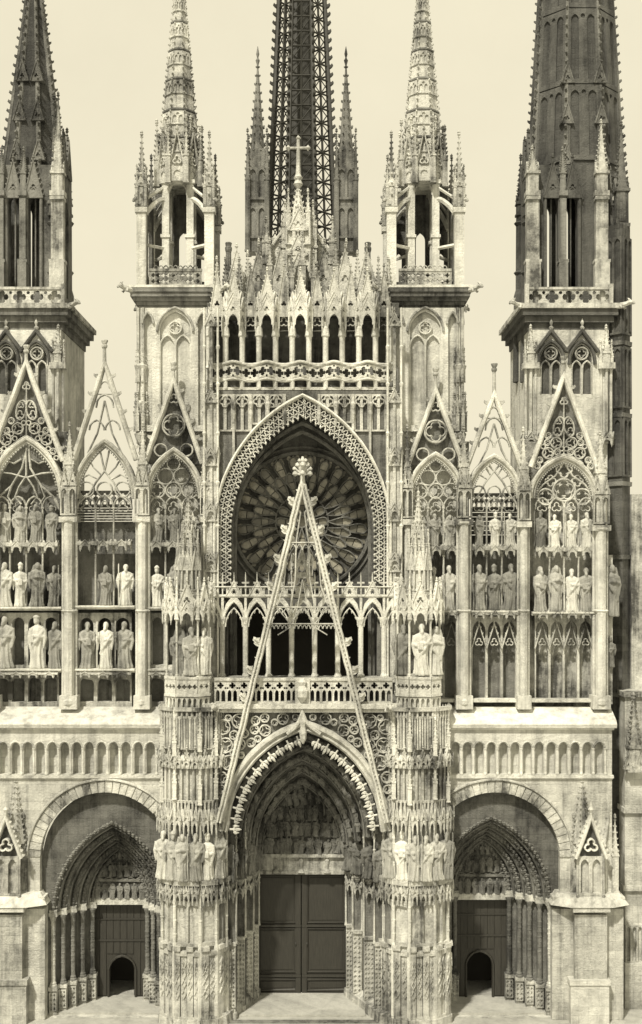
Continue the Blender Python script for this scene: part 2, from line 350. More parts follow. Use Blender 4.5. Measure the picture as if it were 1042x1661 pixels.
# statues: robed figures, a few variants, each one continuous surface
def statue_mesh(name, var):
    rj = random.Random(100 + var); mb = MB(); V = []
    prof = [(.00, .15, .125), (.03, .155, .13), (.12, .138, .12), (.20, .132, .115), (.28, .130, .112), (.38, .130, .108), (.44, .130, .104), (.50, .13, .10), (.58, .138, .098), (.66, .15, .10), (.73, .158, .10), (.775, .145, .09), (.80, .10, .075), (.815, .055, .055)]
    n = 36; ph = rj.uniform(0, 6); kf = rj.choice((9, 11, 13)); sway = rj.uniform(-.02, .02)
    for z, rx, rd in prof:
        amp = .15 * max(0, 1 - z / .80) + .03
        for j in range(n):
            a = 2 * pi * j / n
            fold = 1 + amp * sin(kf * a + ph + 5 * z * (1 if var % 2 else -1)) + amp * .5 * sin(5 * a + ph * 2 - 7 * z)
            V.append((rx * fold * cos(a) + sway * sin(z * 4), rd * fold * sin(a) - .015 * sin(z * 3), z))
    m = len(prof)
    F = [(i * n + j, i * n + (j + 1) % n, (i + 1) * n + (j + 1) % n, (i + 1) * n + j) for i in range(m - 1) for j in range(n)] + [tuple(range(n))[::-1], tuple((m - 1) * n + j for j in range(n))]
    mb.add(V, F)
    hx, hd = sway, -.03
    def ball(x, d, z, rx, rd, rz):
        mb.lathe(x, d, [(max(.001, sin(pi * i / 8)), -cos(pi * i / 8)) for i in range(9)], 14)
        k = 9 * 14
        mb.v[-k:] = [(x + (a - x) * rx, d + (b - d) * rd, z + c * rz) for a, b, c in mb.v[-k:]]
    mb.tube([(0, -.01, .76), (hx, hd + .01, .87)], .045, 10)
    ball(hx, hd, .905, .054, .062, .074)                   # skull
    ball(hx, hd - .055, .897, .014, .016, .018)            # nose
    ball(hx, hd - .035, .872, .034, .03, .03)              # jaw
    for s_ in (-1, 1): ball(hx + s_ * .054, hd + .005, .9, .01, .014, .02)
    ball(hx, hd + .018, .915, .064, .062, .076)            # hair
    if var in (0, 2, 4): mb.tube([(hx, hd - .045, .865), (hx, hd - .07, .82), (hx, hd - .075, .775)], [.036, .034, .01], 8)   # beard
    if var in (1,): mb.lathe(hx, hd + .01, [(.062, -.945), (.075, -.985), (.02, -1.04)], 10)                                    # mitre
    if var in (3,): mb.tube([(hx - .07, hd + .02, .93), (hx - .10, hd + .03, .80), (hx - .13, hd + .03, .62)], [.03, .04, .03], 8); mb.tube([(hx + .07, hd + .02, .93), (hx + .10, hd + .03, .80), (hx + .13, hd + .03, .62)], [.03, .04, .03], 8)  # veil
    arms = [((-.14, 0, .755), (-.175, -.02, .60), (-.03, -.125, .61)), ((.14, 0, .755), (.175, -.02, .59), (.05, -.13, .55))]
    if var in (2, 4): arms[1] = ((.14, 0, .755), (.185, -.03, .60), (.16, -.13, .66))
    if var == 3: arms = [((-.14, 0, .755), (-.165, -.03, .61), (-.01, -.13, .67)), ((.14, 0, .755), (.165, -.03, .61), (.012, -.13, .67))]
    for a in arms:
        mb.tube([a[0], a[1], a[2]], [.052, .05, .036], 10); ball(*a[2], .03, .03, .034)
        mb.tube([a[1], (a[1][0] * .9, a[1][1] - .03, a[1][2] - .22)], [.05, .012], 8)   # hanging sleeve
    if var in (0, 1): mb.box(.0, .11, -.64, -.50, -.165, -.125)                          # book
    if var in (2, 4): mb.tube([(.16, -.14, .02), (.16, -.135, 1.0)], .016, 8)            # staff
    mb.tube([(-.15, -.05, .72), (-.02, -.125, .50), (.12, -.08, .30)], [.03, .04, .02], 8)   # mantle fold
    me = bpy.data.meshes.new(name); me.from_pydata(mb.v, [], mb.f)
    o = bpy.data.objects.new('tmp', me); COL.objects.link(o)
    md = o.modifiers.new('r', 'REMESH'); md.mode = 'VOXEL'; md.voxel_size = .0125; md.use_smooth_shade = True
    sm = o.modifiers.new('s', 'SMOOTH'); sm.factor = .4; sm.iterations = 1
    dg = bpy.context.evaluated_depsgraph_get(); ev = o.evaluated_get(dg)
    out = bpy.data.meshes.new_from_object(ev); out.name = name
    bpy.data.objects.remove(o); bpy.data.meshes.remove(me)
    out.materials.clear(); out.materials.append(M['statue'])
    return out
STAT = [statue_mesh('statue_mesh_%d' % i, i) for i in range(5)]
REL = []
for me in STAT:
    c = me.copy(); c.materials.clear(); c.materials.append(M['soot_shade']); REL.append(c)
_sn = [0]
def statue(px, ytop, ybot, y, label, group, d=0):
    _sn[0] += 1; me = STAT[(_sn[0] * 3 + _sn[0] // 4) % 5]
    o = bpy.data.objects.new('statue', me); link(o, None, W(px, ybot, y, d))
    k = (ybot - ytop) * S(y) * random.uniform(.92, 1.04)
    o.scale = (k * random.uniform(.88, 1.02) * random.choice((-1, 1)), k * 1.05, k); o.rotation_euler = (0, 0, random.uniform(-.35, .35))
    o.material_slots[0].link = 'OBJECT'; o.material_slots[0].material = M[random.choice(('statue', 'statue', 'statue_grey', 'statue_grey', 'statue_soot'))]
    o['label'] = label; o['category'] = 'statue'; o['group'] = group
    return o
def relief(parent, px, ybot, h, y, d=0, name='relief_figure', tilt=0):
    o = bpy.data.objects.new(name, REL[random.randrange(5)]); link(o, parent, W(px, ybot, y, d)); k = h * S(y)
    o.scale = (k * 1.25, k, k); o.rotation_euler = (0, tilt, random.uniform(-.6, .6)); return o

# ================================================================ GROUND
g = MB(); gm = bpy.data.meshes.new('square_pavement')
gm.from_pydata([(-900, -300, 0), (900, -300, 0), (900, 1500, 0), (-900, 1500, 0)], [], [(0, 1, 2, 3)]); gm.materials.append(M['paving'])
go = bpy.data.objects.new('square_pavement', gm); COL.objects.link(go); go['kind'] = 'structure'

FAC = thing('cathedral_facade', 'ornate pale Gothic cathedral west front with rose window and three deep portals', 'cathedral', 489, gy(0), 0)

# ================================================================ GROUND STOREY OF THE SIDE BAYS
CROCK = {}
def crocket_mesh(size, mat='stone'):
    k = (size, mat)
    if k not in CROCK:
        t = MB(); t.crocket(0, 0, 0, 1, 0, size); CROCK[k] = local('crocket', t, mat)
    return CROCK[k]
def ground_storey(x0, x1, ac, arcs, lowx, side):
    y = -1.0; G = gy(y); R = 106; ysp = 1390
    mb = MB(y)
    hole = lancet(ac, R, G - .5, ysp, R * 1.0001, 16)
    hole = [(min(max(x, x0 + 2), x1 - 2), yy) for x, yy in hole]
    holes = [hole] + [lancet(a, 7.0, 1256, 1213, 8.5, 5) for a in arcs]
    mb.plate(rect(x0, x1, 1178, G), holes, 0, 22)
    wall = part('lower_wall', mb, 'ashlar', FAC)
    t = MB(y); t.box(x0 + 1, x1 - 1, 1195, 1259, 13, 21); part('arcade_back', t, 'ashlar', wall)
    t = MB(); colonnette(t, 0, 0, -42, 0, 1.5); cm = local('colonnette', t, 'pale')
    for a in arcs + [2 * arcs[-1] - arcs[-2]]:
        xx = a - (arcs[1] - arcs[0]) / 2
        if x0 < xx < x1: inst('colonnette', cm, wall, xx, 1256, y, -.5)
    t = MB(); t.sweep(parch(0, 8.6, 0, 10.2, 6), [(-1.6, 2), (-1.6, -1), (0, -2.4), (1.6, -1), (1.6, 2)]); am = local('arch_moulding', t, 'stone')
    for a in arcs: inst('arch_moulding', am, wall, a, 1213, y)
    for a in (1215,): 
        pass
    t = MB(y); t.box(x0 - 1, x1 + 2, 1257, 1262, -4, 6); t.box(x0 - 1, x1 + 1, 1262, 1264, -2, 4); part('string_course', t, 'pale', wall)
    # weathered ledge
    t = MB(y)
    yb = 1175; zb = HOR + (1146 - HOR) * (D + .1) / (D + y)
    s = S(y); dback = (1.15) / s
    t.add([(x, d, -q) for x in (x0 - 4, x1 + 6) for d, q in ((-7, 1180), (-9, 1174), (-4, 1168), (dback, zb), (dback, 1182))], [(0, 1, 2, 3, 4), (9, 8, 7, 6, 5), (0, 5, 6, 1), (1, 6, 7, 2), (2, 7, 8, 3), (3, 8, 9, 4), (4, 9, 5, 0)])
    t.box(x0 - 2, x1 + 3, 1180, 1184, -3, 8)
    part('sloping_ledge', t, 'pale', wall)
    # voussoirs
    nv = 30
    for i in range(nv):
        a0, a1 = pi * i / nv + .006, pi * (i + 1) / nv - .006
        pts = [(ac + r * cos(a), ysp - r * sin(a)) for r, a in ((R - 1, a0), (123, a0), (123, (a0 + a1) / 2), (123, a1), (R - 1, a1), (R - 1, (a0 + a1) / 2))]
        if min(p[0] for p in pts) < x0 - 2 or max(p[0] for p in pts) > x1 + 2: continue
        t = MB(y); t.plate(pts, (), random.uniform(-2.6, -1.6), 12); part('voussoir', t, 'stone', wall)
    t = MB(y); t.bar([(max(min(x, x1), x0), yy) for x, yy in parch(ac, 126, ysp, 126.1, 16)], 4, -5, 4); part('hood_mould', t, 'stone', wall)
    return wall
LW = ground_storey(-60, 268, 171, [85.5 - 19.9 * k for k in (6, 5, 4, 3, 2, 1)] + [85.5 + 19.9 * k for k in range(9)], 75, -1)
RW = ground_storey(720, 993, 803, [739 + 19.45 * k for k in range(13)], 907, 1)

def side_portal(wall, c0, c1, y_imp, ap0, dx0, dx1, dtop, wick):
    """c0 outer arch centre, c1 inner one; splayed orders from y=-.55 to 1.5"""
    ya, yb = -0.55, 1.45; n = 5
    hw0, hw1 = 99, (dx1 - dx0) / 2 + 4
    # lunette wall behind the round arch
    t = MB(ya); outer = lancet(c0, 112, gy(ya), 1392, 112.1, 16)
    t.plate(outer, [lancet(c0, hw0 - 6, gy(ya) - .5, y_imp, y_imp - ap0 - 6, 12)], 0, 8)
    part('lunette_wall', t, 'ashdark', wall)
    for k in range(n):
        f = k / (n - 1); y = lerp(ya, yb, f); c = lerp(c0, c1, f); hw = lerp(hw0, hw1, f)
        ysp = lerp(y_imp, y_imp - 14, f); rise = lerp(y_imp - ap0, 88, f)
        t = MB(y); p = parch(c, hw - 4, ysp, rise - 4, 14)
        t.sweep(p, [(-9, 20), (-9, 6), (-7, 3), (-5, 6), (-3.4, 6), (-3, 1), (0, -1.5), (3, 1), (3.4, 6), (5, 5), (7, 0), (9, 1), (9, 24)])
        part('archivolt', t, 'soot_shade', wall)  # recess shade is painted into the archivolt colour
        t = MB(y); m = 46 - 4 * k                          # carved ornament along the order
        for i in range(m):
            q = i / m * (len(p) - 1); a = int(q); b = q - a
            x, yy = lerp(p[a][0], p[a + 1][0], b), lerp(p[a][1], p[a + 1][1], b)
            t.lathe(x, -1.5, [(.3, yy - 3.6), (3.3, yy - .8), (1.2, yy + .4), (2.6, yy + 1.8), (.3, yy + 3.6)], 5, i); t.lathe(x + (5 if i % 2 else -5), .5, [(.3, yy - 2), (2, yy), (.3, yy + 2)], 4, i)
        part('dogtooth_ornament', t, 'soot_shade', wall, kind='stuff')
        for sx in (-1, 1):                                 # jamb: pier, colonnette, plinth
            x = c + sx * (hw - 4); G = gy(y)
            t = MB(y); xa, xb = sorted((x - sx * 2, x + sx * 16)); t.box(xa, xb, ysp, G, 3, 26); part('jamb', t, 'soot_shade', wall)
            t = MB(y); colonnette(t, x, -1, ysp + 6, G - 46, 3.4, 10)
            for i in range(9): t.lathe(x, -1, [(3.3, ysp + 18 + i * 8), (4.1, ysp + 20 + i * 8), (3.3, ysp + 22 + i * 8)], 8)
            part('jamb_column', t, 'soot_shade' if k else 'stone', wall)
            t = MB(y); t.box(x - 7, x + 7, ysp, ysp + 6, -5, 10); t.box(x - 6, x + 6, ysp - 4, ysp, -4, 10); part('impost', t, 'stone', wall)
            t = MB(y); t.box(x - 7, x + 7, G - 46, G - 40, -6, 8); t.box(x - 6, x + 6, G - 40, G, -4, 8); lattice(t, x - 6, x + 6, G - 37, G - 8, -6, -3.9, 6); part('plinth', t, 'stone', wall)
    # tympanum, lintel, door
    y = 1.6; c = c1; ysp = dtop - 4
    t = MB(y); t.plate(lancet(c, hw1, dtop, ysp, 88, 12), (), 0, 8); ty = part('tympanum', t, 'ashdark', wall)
    for i in range(7): relief(ty, c - 36 + 12 * i, dtop - 6, 26, y, -3)
    for i in range(5): relief(ty, c - 24 + 12 * i, dtop - 42, 24, y, -3)
    for i in range(3): relief(ty, c - 9 + 9 * i, dtop - 70, 17, y, -3)
    t = MB(y); t.box(c - hw1, c + hw1, dtop - 38, dtop - 34, -4, 3); t.bar([(c - 44, dtop - 34)] + [(c - 44 + 88 * i / 24, dtop - 36 - 5 * abs(sin(i / 24 * 5 * pi))) for i in range(25)], 2, -4, 0); part('register_moulding', t, 'soot_shade', ty)
    t = MB(y); t.box(c - hw1 - 3, c + hw1 + 3, dtop - 7, dtop + 3, -5, 9); part('lintel', t, 'stone', wall)
    y = 1.9; G = gy(y); wx, wt = wick
    t = MB(y); t.plate(rect(dx0 - 4, dx1 + 4, dtop - 2, G), [lancet(wx, 22, G - .5, wt + 24, 24.1, 8)], 0, 4); door = part('door', t, 'wood', wall)
    w = (dx1 - dx0) / 8
    for i in range(8):
        xx = dx0 + w * i
        if wx - 24 < xx + w / 2 < wx + 24: yb_ = wt - 4
        else: yb_ = G - 6
        t = MB(y); t.box(xx + .5, xx + w - .5, dtop + 2, yb_, -1.5, 1); part('plank', t, 'wood', door)
    t = MB(y); t.box(dx0, dx1, dtop + 60, dtop + 63, -3, 0); t.box(dx0, dx1, dtop + 26, dtop + 28, -3, 0); part('rail', t, 'wood', door)
    t = MB(y); t.bar([(wx - 22, G)] + parch(wx, 22, wt + 24, 24.1, 10) + [(wx + 22, G)], 4, -4, 4); part('wicket_frame', t, 'wood', door)
    t = MB(y); x0, x1 = dx0 - 6, dx1 + 6
    for b in ((x0, x1, dtop - 6, G, 88, 90), (x0, x0 + 2, dtop - 6, G, 5, 90), (x1 - 2, x1, dtop - 6, G, 5, 90), (x0, x1, dtop - 6, dtop - 4, 5, 90)): t.box(*b)
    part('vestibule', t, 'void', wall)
    t = MB(-.5); t.box(c0 - 110, c0 + 110, gy(-.5) - 3.5, gy(-.5) + .0, -2, 80); part('threshold', t, 'paving', wall)
side_portal(LW, 182, 195, 1480, 1330, 151, 240, 1463, (199, 1550))
side_portal(RW, 797, 782, 1462, 1322, 736, 824, 1455, (778, 1542))

def corner_buttress(x, flip, parent, low=1.0):
    """free pier with offset ledge, niche gable and spirelet in front of the wall (x = centre of its front face)"""
    y = -1.75; G = gy(y); sx = -1 if flip else 1
    X = lambda a: x + sx * a
    def bx(t, a, b, *r): a, b = sorted((X(a), X(b))); t.box(a, b, *r)
    t = MB(y); bx(t, -26, 26, 1484, 1596, 0, 30); but = part('buttress', t, 'ashlar', parent)
    t = MB(y); bx(t, -60, 56, 1478, G, 14, 40); part('buttress_back', t, 'ashlar', but)
    t = MB(y); bx(t, -34, 28, 1594, G, -6, 30); bx(t, -36, 30, 1588, 1596, -8, 30); part('plinth', t, 'ashlar', but)
    t = MB(y)
    for a in ((-60, 58, 1458, 1462, 10, 44), (-30, 30, 1470, 1478, -7, 30)): bx(t, *a)
    t.prism([(X(-34), -9), (X(34), -9), (X(64), 8), (X(64), 40), (X(-64), 40), (X(-64), 8)], 1452, 1470, [(X(-26), 4), (X(26), 4), (X(50), 16), (X(50), 40), (X(-52), 40), (X(-52), 16)])
    part('offset_ledge', t, 'pale', but)
    t = MB(y); bx(t, -19, 19, 1372, 1456, 8, 40); nb = part('niche_block', t, 'stone', but)
    t = MB(y); blind(t, X(0) - 19, X(0) + 19, 1390, 1454, 2, 2, 7.8, .16); part('blind_tracery', t, 'stone', nb)
    t = MB(y); t.bar(polyline([(X(0) - 25, 1392), (X(0), 1326), (X(0) + 25, 1392)], 3), 5.5, -6, 10)
    for i in range(8):
        for k in (-1, 1): t.crocket(X(0) + k * (25 * (1 - i / 8) + 1), 0, 1388 - 62 * i / 8, k, 0, 5)
    t.lathe(X(0), 0, [(2, 1328), (2, 1318), (5, 1313), (2, 1309), (.4, 1300)], 6); t.bar(foil(X(0), 1372, 11, 3, 4, -pi / 2), 2.6, -3, 6, True); part('gablet', t, 'pale', nb)
    t = MB(y); t.plate([(X(0) - 21, 1390), (X(0), 1336), (X(0) + 21, 1390)], (), 6, 9); part('gablet_field', t, 'dark', nb)  # dark plate painted as the shade of an open recess
    for a in (-21, 21):
        t = MB(y); colonnette(t, X(a), 4, 1382, 1456, 2.2); t.lathe(X(a), 4, [(1, 1396), (4, 1388), (2, 1380)], 6); part('colonnette', t, 'stone', nb)
    t = MB(y); spire8(t, X(-10), 24, 1372, 17, 1268, 8, 12, 4.0); t.lathe(X(-10), 24, [(1, 1272), (3, 1266), (1, 1262), (.3, 1254)], 6); part('spirelet', t, 'stone', nb)
    for a, h in ((-24, 1330), (44, 1310)):
        t = MB(y); pinnacle(t, X(a), 22, 1452, 10, 60, 62, 6, 3); part('pinnacle', t, 'stone', nb)
    t = MB(y); 
    q = MB(); gablet(q, 18, 1378, 34, 50, 0, 8, 6, 3.5, True, 4); blind(q, 4, 32, 1380, 1456, 1, 0, 6, .2)
    t.facet(q, (X(24), 10), (X(48), 38)) if not flip else t.facet(q, (X(48), 38), (X(24), 10)); part('side_gablet', t, 'stone', nb)
corner_buttress(959, False, RW)
corner_buttress(10, True, LW)

# ================================================================ UPPER SCREENS (three bays each side)
SCR = MB(0.9)
def screen_wall(x0, x1, yt, mat):
    t = MB(1.0); t.box(x0, x1, yt, 1150, 0, 22); return part('screen_wall', t, mat, FAC)
def bay(xc, hw, apex, gap, stem, foot, nl, kind, wall_top, head=None):
    y = 0.0; ysp = 808
    sw = screen_wall(xc - hw - 10, xc + hw + 10, wall_top, 'stone' if head else 'soot_shade')
    
    rise = ysp - apex
    t = MB(y); t.sweep(parch(xc, hw - 2, ysp, rise - 2, 14), [(-5, 18), (-5, 3), (-3, 0), (-1, 2), (1, -3), (4, -4), (6, -1), (6, 18)]); part('arch_moulding', t, 'pale', sw)
    p = parch(xc, hw - 8.5, ysp, rise - 9, 14); t = MB(y)
    for i in range(40):
        q = i / 40 * (len(p) - 1); a = int(q); b = q - a; x, yy = lerp(p[a][0], p[a + 1][0], b), lerp(p[a][1], p[a + 1][1], b)
        t.lathe(x, 1, [(.3, yy - 1.8), (1.7, yy), (.3, yy + 1.8)], 5, i)
    part('stud_ornament', t, 'stone', sw, kind='stuff')
    # steep open gable
    fx = hw + 1
    t = MB(y); leg = [(xc - fx, foot), (xc, gap + 6), (xc + fx, foot)]
    t.sweep(polyline(leg, 6), [(-4, 7), (-4, -3), (-1.5, -6), (1.5, -6), (4, -3), (4, 7)]); gb = part('gable', t, 'pale', sw)
    t = MB(y); t.lathe(xc, 0, [(3.2, gap + 12), (2.6, stem + 14), (4.6, stem + 11), (4.6, stem + 8), (3.2, stem + 7), (5.4, stem + 2), (5.4, stem), (2, stem - 1)], 8); part('finial', t, 'stone', gb)
    cm = crocket_mesh(7, 'stone')
    for i in range(5):
        f = (i + .7) / 5.6
        for sx in (-1, 1): inst('crocket', cm, gb, xc + sx * (fx * (1 - f) + 3), lerp(foot, gap, f), y, 0, sx < 0)
    if kind != 'open':
        t = MB(y); t.plate([(xc - fx + 3, foot), (xc, gap + 12), (xc + fx - 3, foot)], (), 8, 12); part('gable_field', t, 'soot_shade', gb)  # dark plate set behind the tracery
    t = MB(y); H = apex - gap; wd_ = 2.4
    if kind == 'flow':
        def oval(cx_, cy_, a, b, th): return [(cx_ + a * cos(q) * cos(th) - b * sin(q) * sin(th), cy_ + a * cos(q) * sin(th) + b * sin(q) * cos(th)) for q in [2 * pi * i / 16 for i in range(16)]]
        t.bar(foil(xc, gap + H * .34, 6.5, 3, 4, -pi / 2), 2, -1, 3, True)
        RA = (hw ** 2 + rise ** 2) / (2 * hw); got = []; rs_ = random.Random(11)
        for sx in (-1, 1): t.bar(oval(xc + sx * 8.2, gap + H * .64, 8, 16, -sx * .20), wd_, -2, 4, True); t.bar(foil(xc + sx * 10.5, gap + H * .70, 7, 3, 3, -pi / 2), 1.6, -1, 3, True); t.bar(foil(xc + sx * 8.6, gap + H * .58, 5, 3, 3, -pi / 2), 1.4, -1, 3, True)
        t.bar([p for p in parch(xc, hw + 4, ysp, rise + 5, 14) if p[1] < foot - 4], 3, -2, 4); t.bar([(xc, gap + H * .3), (xc, apex - 3)], 1.8, -1, 4)
        for r in [9] * 300 + [7] * 600 + [5] * 1200 + [3.6] * 1500:
            x = rs_.uniform(3, hw); yy = rs_.uniform(gap + H * .74, foot)
            if fx * (yy - gap - 6) / (foot - gap - 6) - x < r * 1.06 + 4: continue
            if math.hypot(x + RA - hw, ysp - yy) < RA + r + 5 or yy < gap + H * .8 and x < 19 + r: continue
            if any(math.hypot(x - a, yy - b) < r + c + .2 for a, b, c in got) or x < r: continue
            got.append((x, yy, r))
            for sx in (-1, 1): t.bar(circ(xc + sx * x, yy, r, 12), 1.9, -2, 4, True); (r > 4) and t.bar(foil(xc + sx * x, yy, r * .84, 3, 2, -pi / 2 + sx * .4), 1.4, -1, 3, True)
    elif kind == 'rings':
        t.bar(circ(xc, gap + H * .66, 18, 20), 3, -2, 4, True); t.bar(foil(xc, gap + H * .66, 16, 4), 2, -1, 4, True)
        t.bar(foil(xc, gap + H * .30, 8, 3, 4, -pi / 2), 2, -1, 4, True)
        for sx in (-1, 1): t.bar(circ(xc + sx * 21, gap + H * 1.0, 10, 14), 2.4, -2, 4, True)
    else:
        for f, r in ((.30, 6), (.50, 11)):
            t.bar([(xc - r * 1.3, gap + H * f + r)] + parch(xc, r * 1.2, gap + H * f + r * .6, r * 1.5, 6) + [(xc + r * 1.3, gap + H * f + r)], wd_, -2, 4)
        for sx in (-1, 1):
            t.bar(parch(xc + sx * 13, 12, gap + H * .86, 16, 6), wd_, -2, 4); t.bar([(xc, gap + H * .5), (xc + sx * 12, gap + H * .9), (xc + sx * 28, apex + 20)], wd_, -2, 4)
        t.bar([(xc - 12, gap + H * .42), (xc + 12, gap + H * .42)], 1.6, -1, 3)
    part('gable_tracery', t, 'stone', gb)
    # head tracery
    t = MB(0.25); w = 2 * (hw - 6) / nl; x0 = xc - hw + 6; yh = 822
    for i in range(nl):
        c = x0 + w * (i + .5); t.bar([(c - w / 2, yh + 4)] + parch(c, w / 2 - .6, yh, w * .62, 7) + [(c + w / 2, yh + 4)], 2.6, -3, 3)
        t.bar(foil(c, yh + 1, w * .34, 3, 3, -pi / 2), 1.4, -1, 2, True)
    def clip(pts):                                        # keep tracery lines inside the arch
        out = []
        for x, yy in pts:
            R = ((hw - 7) ** 2 + (rise - 8) ** 2) / (2 * (hw - 7)); dy = max(0, ysp - yy)
            lim = sqrt(max(R * R - dy * dy, 0)) - (R - (hw - 7))
            out.append((xc + max(-lim, min(lim, x - xc)), max(yy, apex + 8)))
        return out
    if head:
        t.bar(circ(xc, 795, 18, 20), 3, -3, 3, True); t.bar(foil(xc, 795, 16, 5, 4, -pi / 2), 2, -1, 3, True); t.bar(foil(xc, 762, 13, 4, 4, 0), 3, -3, 3, True)
        for sx in (-1, 1):
            t.bar(clip(circ(xc + sx * 30, 806, 13, 16)), 2.8, -3, 3, True); t.bar(clip(foil(xc + sx * 30, 806, 11, 4, 3)), 1.8, -1, 3, True); t.bar(clip(foil(xc + sx * 22, 780, 9, 4, 3)), 2, -2, 3, True)
            t.bar(clip([(xc, 750), (xc + sx * 14, 772), (xc + sx * 34, 786), (xc + sx * 50, 800)]), 2.6, -3, 3)
    elif kind == 'flow':
        for sx in (-1, 1):
            t.bar(clip([(xc + sx * 2, apex + 6), (xc + sx * 7, 760), (xc + sx * 24, 788), (xc + sx * 44, 806), (xc + sx * hw, 822)]), 2.8, -3, 3)
            t.bar(clip([(xc, 772), (xc + sx * 12, 790), (xc + sx * 18, 806), (xc + sx * 8, 818)]), 2.4, -3, 3)
            t.bar(clip([(xc, 775), (xc + sx * 25, 768), (xc + sx * 44, 766)]), 2.4, -3, 3)
            t.bar(clip([(xc + sx * 24, 788), (xc + sx * 30, 806), (xc + sx * 22, 818)]), 2.2, -3, 3)
            t.bar(clip([(xc + sx * 8, 745), (xc + sx * 20, 752), (xc + sx * 30, 748)]), 2, -3, 3)
        t.bar([(xc, apex + 8), (xc, 775)], 2.6, -3, 3)
    elif kind == 'rings':
        r = w * .48
        for i in range(nl): t.bar(clip(circ(x0 + w * (i + .5), yh - w * 1.0, r, 18)), 2.8, -3, 3, True); t.bar(clip(foil(x0 + w * (i + .5), yh - w, r * .8, 4)), 1.5, -1, 2, True)
        for i in range(nl - 1): t.bar(clip(circ(x0 + w * (i + 1), yh - w * 1.85, r, 18)), 2.4, -3, 3, True)
        t.bar(clip(circ(xc, yh - w * 2.6, r * .8, 16)), 2.2, -3, 3, True)
    else:
        for sx in (-1, 1):
            t.bar(clip([(xc - sx * 12, apex + 14), (xc, 764), (xc + sx * 14, 782), (xc + sx * 24, 800), (xc + sx * hw, 818)]), 2.6, -3, 3)
            t.bar(clip([(xc + sx * 6, 770), (xc + sx * 18, 758), (xc + sx * 36, 748)]), 2.2, -3, 3)
            t.bar(clip([(xc + sx * 10, 778), (xc + sx * 26, 770), (xc + sx * 42, 776)]), 2.2, -3, 3)
        for i in range(nl): t.bar(clip(circ(x0 + w * (i + .5), yh - w * .95, w * .42, 16)), 2.2, -3, 3, True)
    part('head_tracery', t, 'stone', sw)
    return sw, x0, w
def mullions(sw, x0, w, n, y0, y1):
    t = MB(); t.lathe(0, 0, [(1.5, y0 - y1), (1.3, 0)], 6); t.box(-2.4, 2.4, y0 - y1, y0 - y1 + 3, -2, 2); cm = local('mullion', t, 'stone')
    for i in range(1, n): inst('mullion', cm, sw, x0 + w * i, y1, .15)
def console_row(sw, x0, w, n, yt, h, y=0.2, k=.96):
    t = MB(); canopy(t, 0, h * .62, w * k, h, w * .42, False); t.box(-w * .5, w * .5, 0, h * .3, -w * .44, 10)
    cm = local('niche_canopy', t, 'stone')
    for i in range(n): inst('niche_canopy', cm, sw, x0 + w * (i + .5), yt, y)
def ledge_row(sw, x0, x1, yt, y=0.1, dep=12):
    t = MB(y); t.box(x0, x1, yt, yt + 3, -dep, 22); t.box(x0, x1, yt + 3, yt + 6, -dep * .6, 22); part('ledge', t, 'pale', sw)
def niche_row(sw, x0, w, n, yt, yb, y=.3, mat='stone'):
    t = MB(y); blind(t, x0, x0 + w * n, yt, yb, n, 0, 18, .12, .9); part('niche_arcade', t, mat, sw)

left_bays, right_bays = [], []
b1 = bay(43, 59, 712, 582, 560, 748, 4, 'flow', 700)
b2 = bay(170, 50, 716, 584, 552, 746, 3, 'open', 846)
b3 = bay(282, 46, 730, 612, 588, 752, 3, 'rings', 712)
c3 = bay(707, 44, 737, 628, 597, 754, 3, 'rings', 716)
c2 = bay(802, 43, 740, 634, 590, 756, 3, 'open', 868)
c1 = bay(915, 53, 742, 604, 578, 758, 4, 'flow', 716, 'cross')
for (sw, x0, w), n, yb in ((b1, 4, 880), (b2, 3, 878), (b3, 3, 880), (c3, 3, 886), (c2, 3, 886), (c1, 4, 888)):
    mullions(sw, x0, w, n, 822, yb); console_row(sw, x0, w, n, yb, 22)
    mullions(sw, x0, w, n, yb + 14, yb + 104); ledge_row(sw, x0 - 6, x0 + w * n + 6, yb + 104)
# balustrade slats closing the lower part of the open heads
for (sw, x0, w), n, y0, y1 in ((b2, 3, 796, 846), (c2, 3, 800, 868)):
    t = MB(.6); k = 9
    ww = w * n / k; t.plate(rect(x0, x0 + w * n, y0, y0 + 24), [foil(x0 + ww * (i + .5), y0 + 8, 4.4, 4, 2) for i in range(k)] + [lancet(x0 + ww * (i + .5), 2.6, y0 + 22, y0 + 18, 4, 2) for i in range(k)], 0, 4); part('pierced_parapet', t, 'soot_shade', sw)
    for i in range(6):
        t = MB(.7); q = y0 + 24 + (y1 - y0 - 24) / 6 * i; t.box(x0, x0 + w * n, q, q + (y1 - y0 - 24) / 6 - 1, 0, 6); part('slat', t, 'soot_shade', sw)
for (sw, x0, w), n in ((b1, 4), (b2, 3), (b3, 3)):
    niche_row(sw, x0, w, n, 994, 1086); ledge_row(sw, x0 - 6, x0 + w * n + 6, 1084)
    t = MB(.5); blind(t, x0, x0 + w * n, 1092, 1146, n, 0, 10, .1, .6); part('panelling', t, 'stone', sw)
    console_row(sw, x0, w, n, 1090, 12, .1, .9)
for (sw, x0, w), n in ((c3, 3), (c2, 3), (c1, 4)):
    t = MB(.5); blind(t, x0, x0 + w * n, 1000, 1140, n, 0, 10, .08, 1.3); part('panelling', t, 'stone', sw)
    t = MB(.35); 
    for i in range(n): gablet(t, x0 + w * (i + .5), 1052, w, 40, -2, 3, 4, 2.6, True, 2.2, False)
    part('gablet', t, 'stone', sw)
    console_row(sw, x0, w, n, 992, 16, .1, .95)
    t = MB(-.1); t.box(x0 - 6, x0 + w * n + 6, 1134, 1139, 0, 20); part('string_course', t, 'pale', sw)
t = MB(.45); t.box(11, 21, 1106, 1134, 0, 6); part('slit_window', t, 'iron', b1[0])
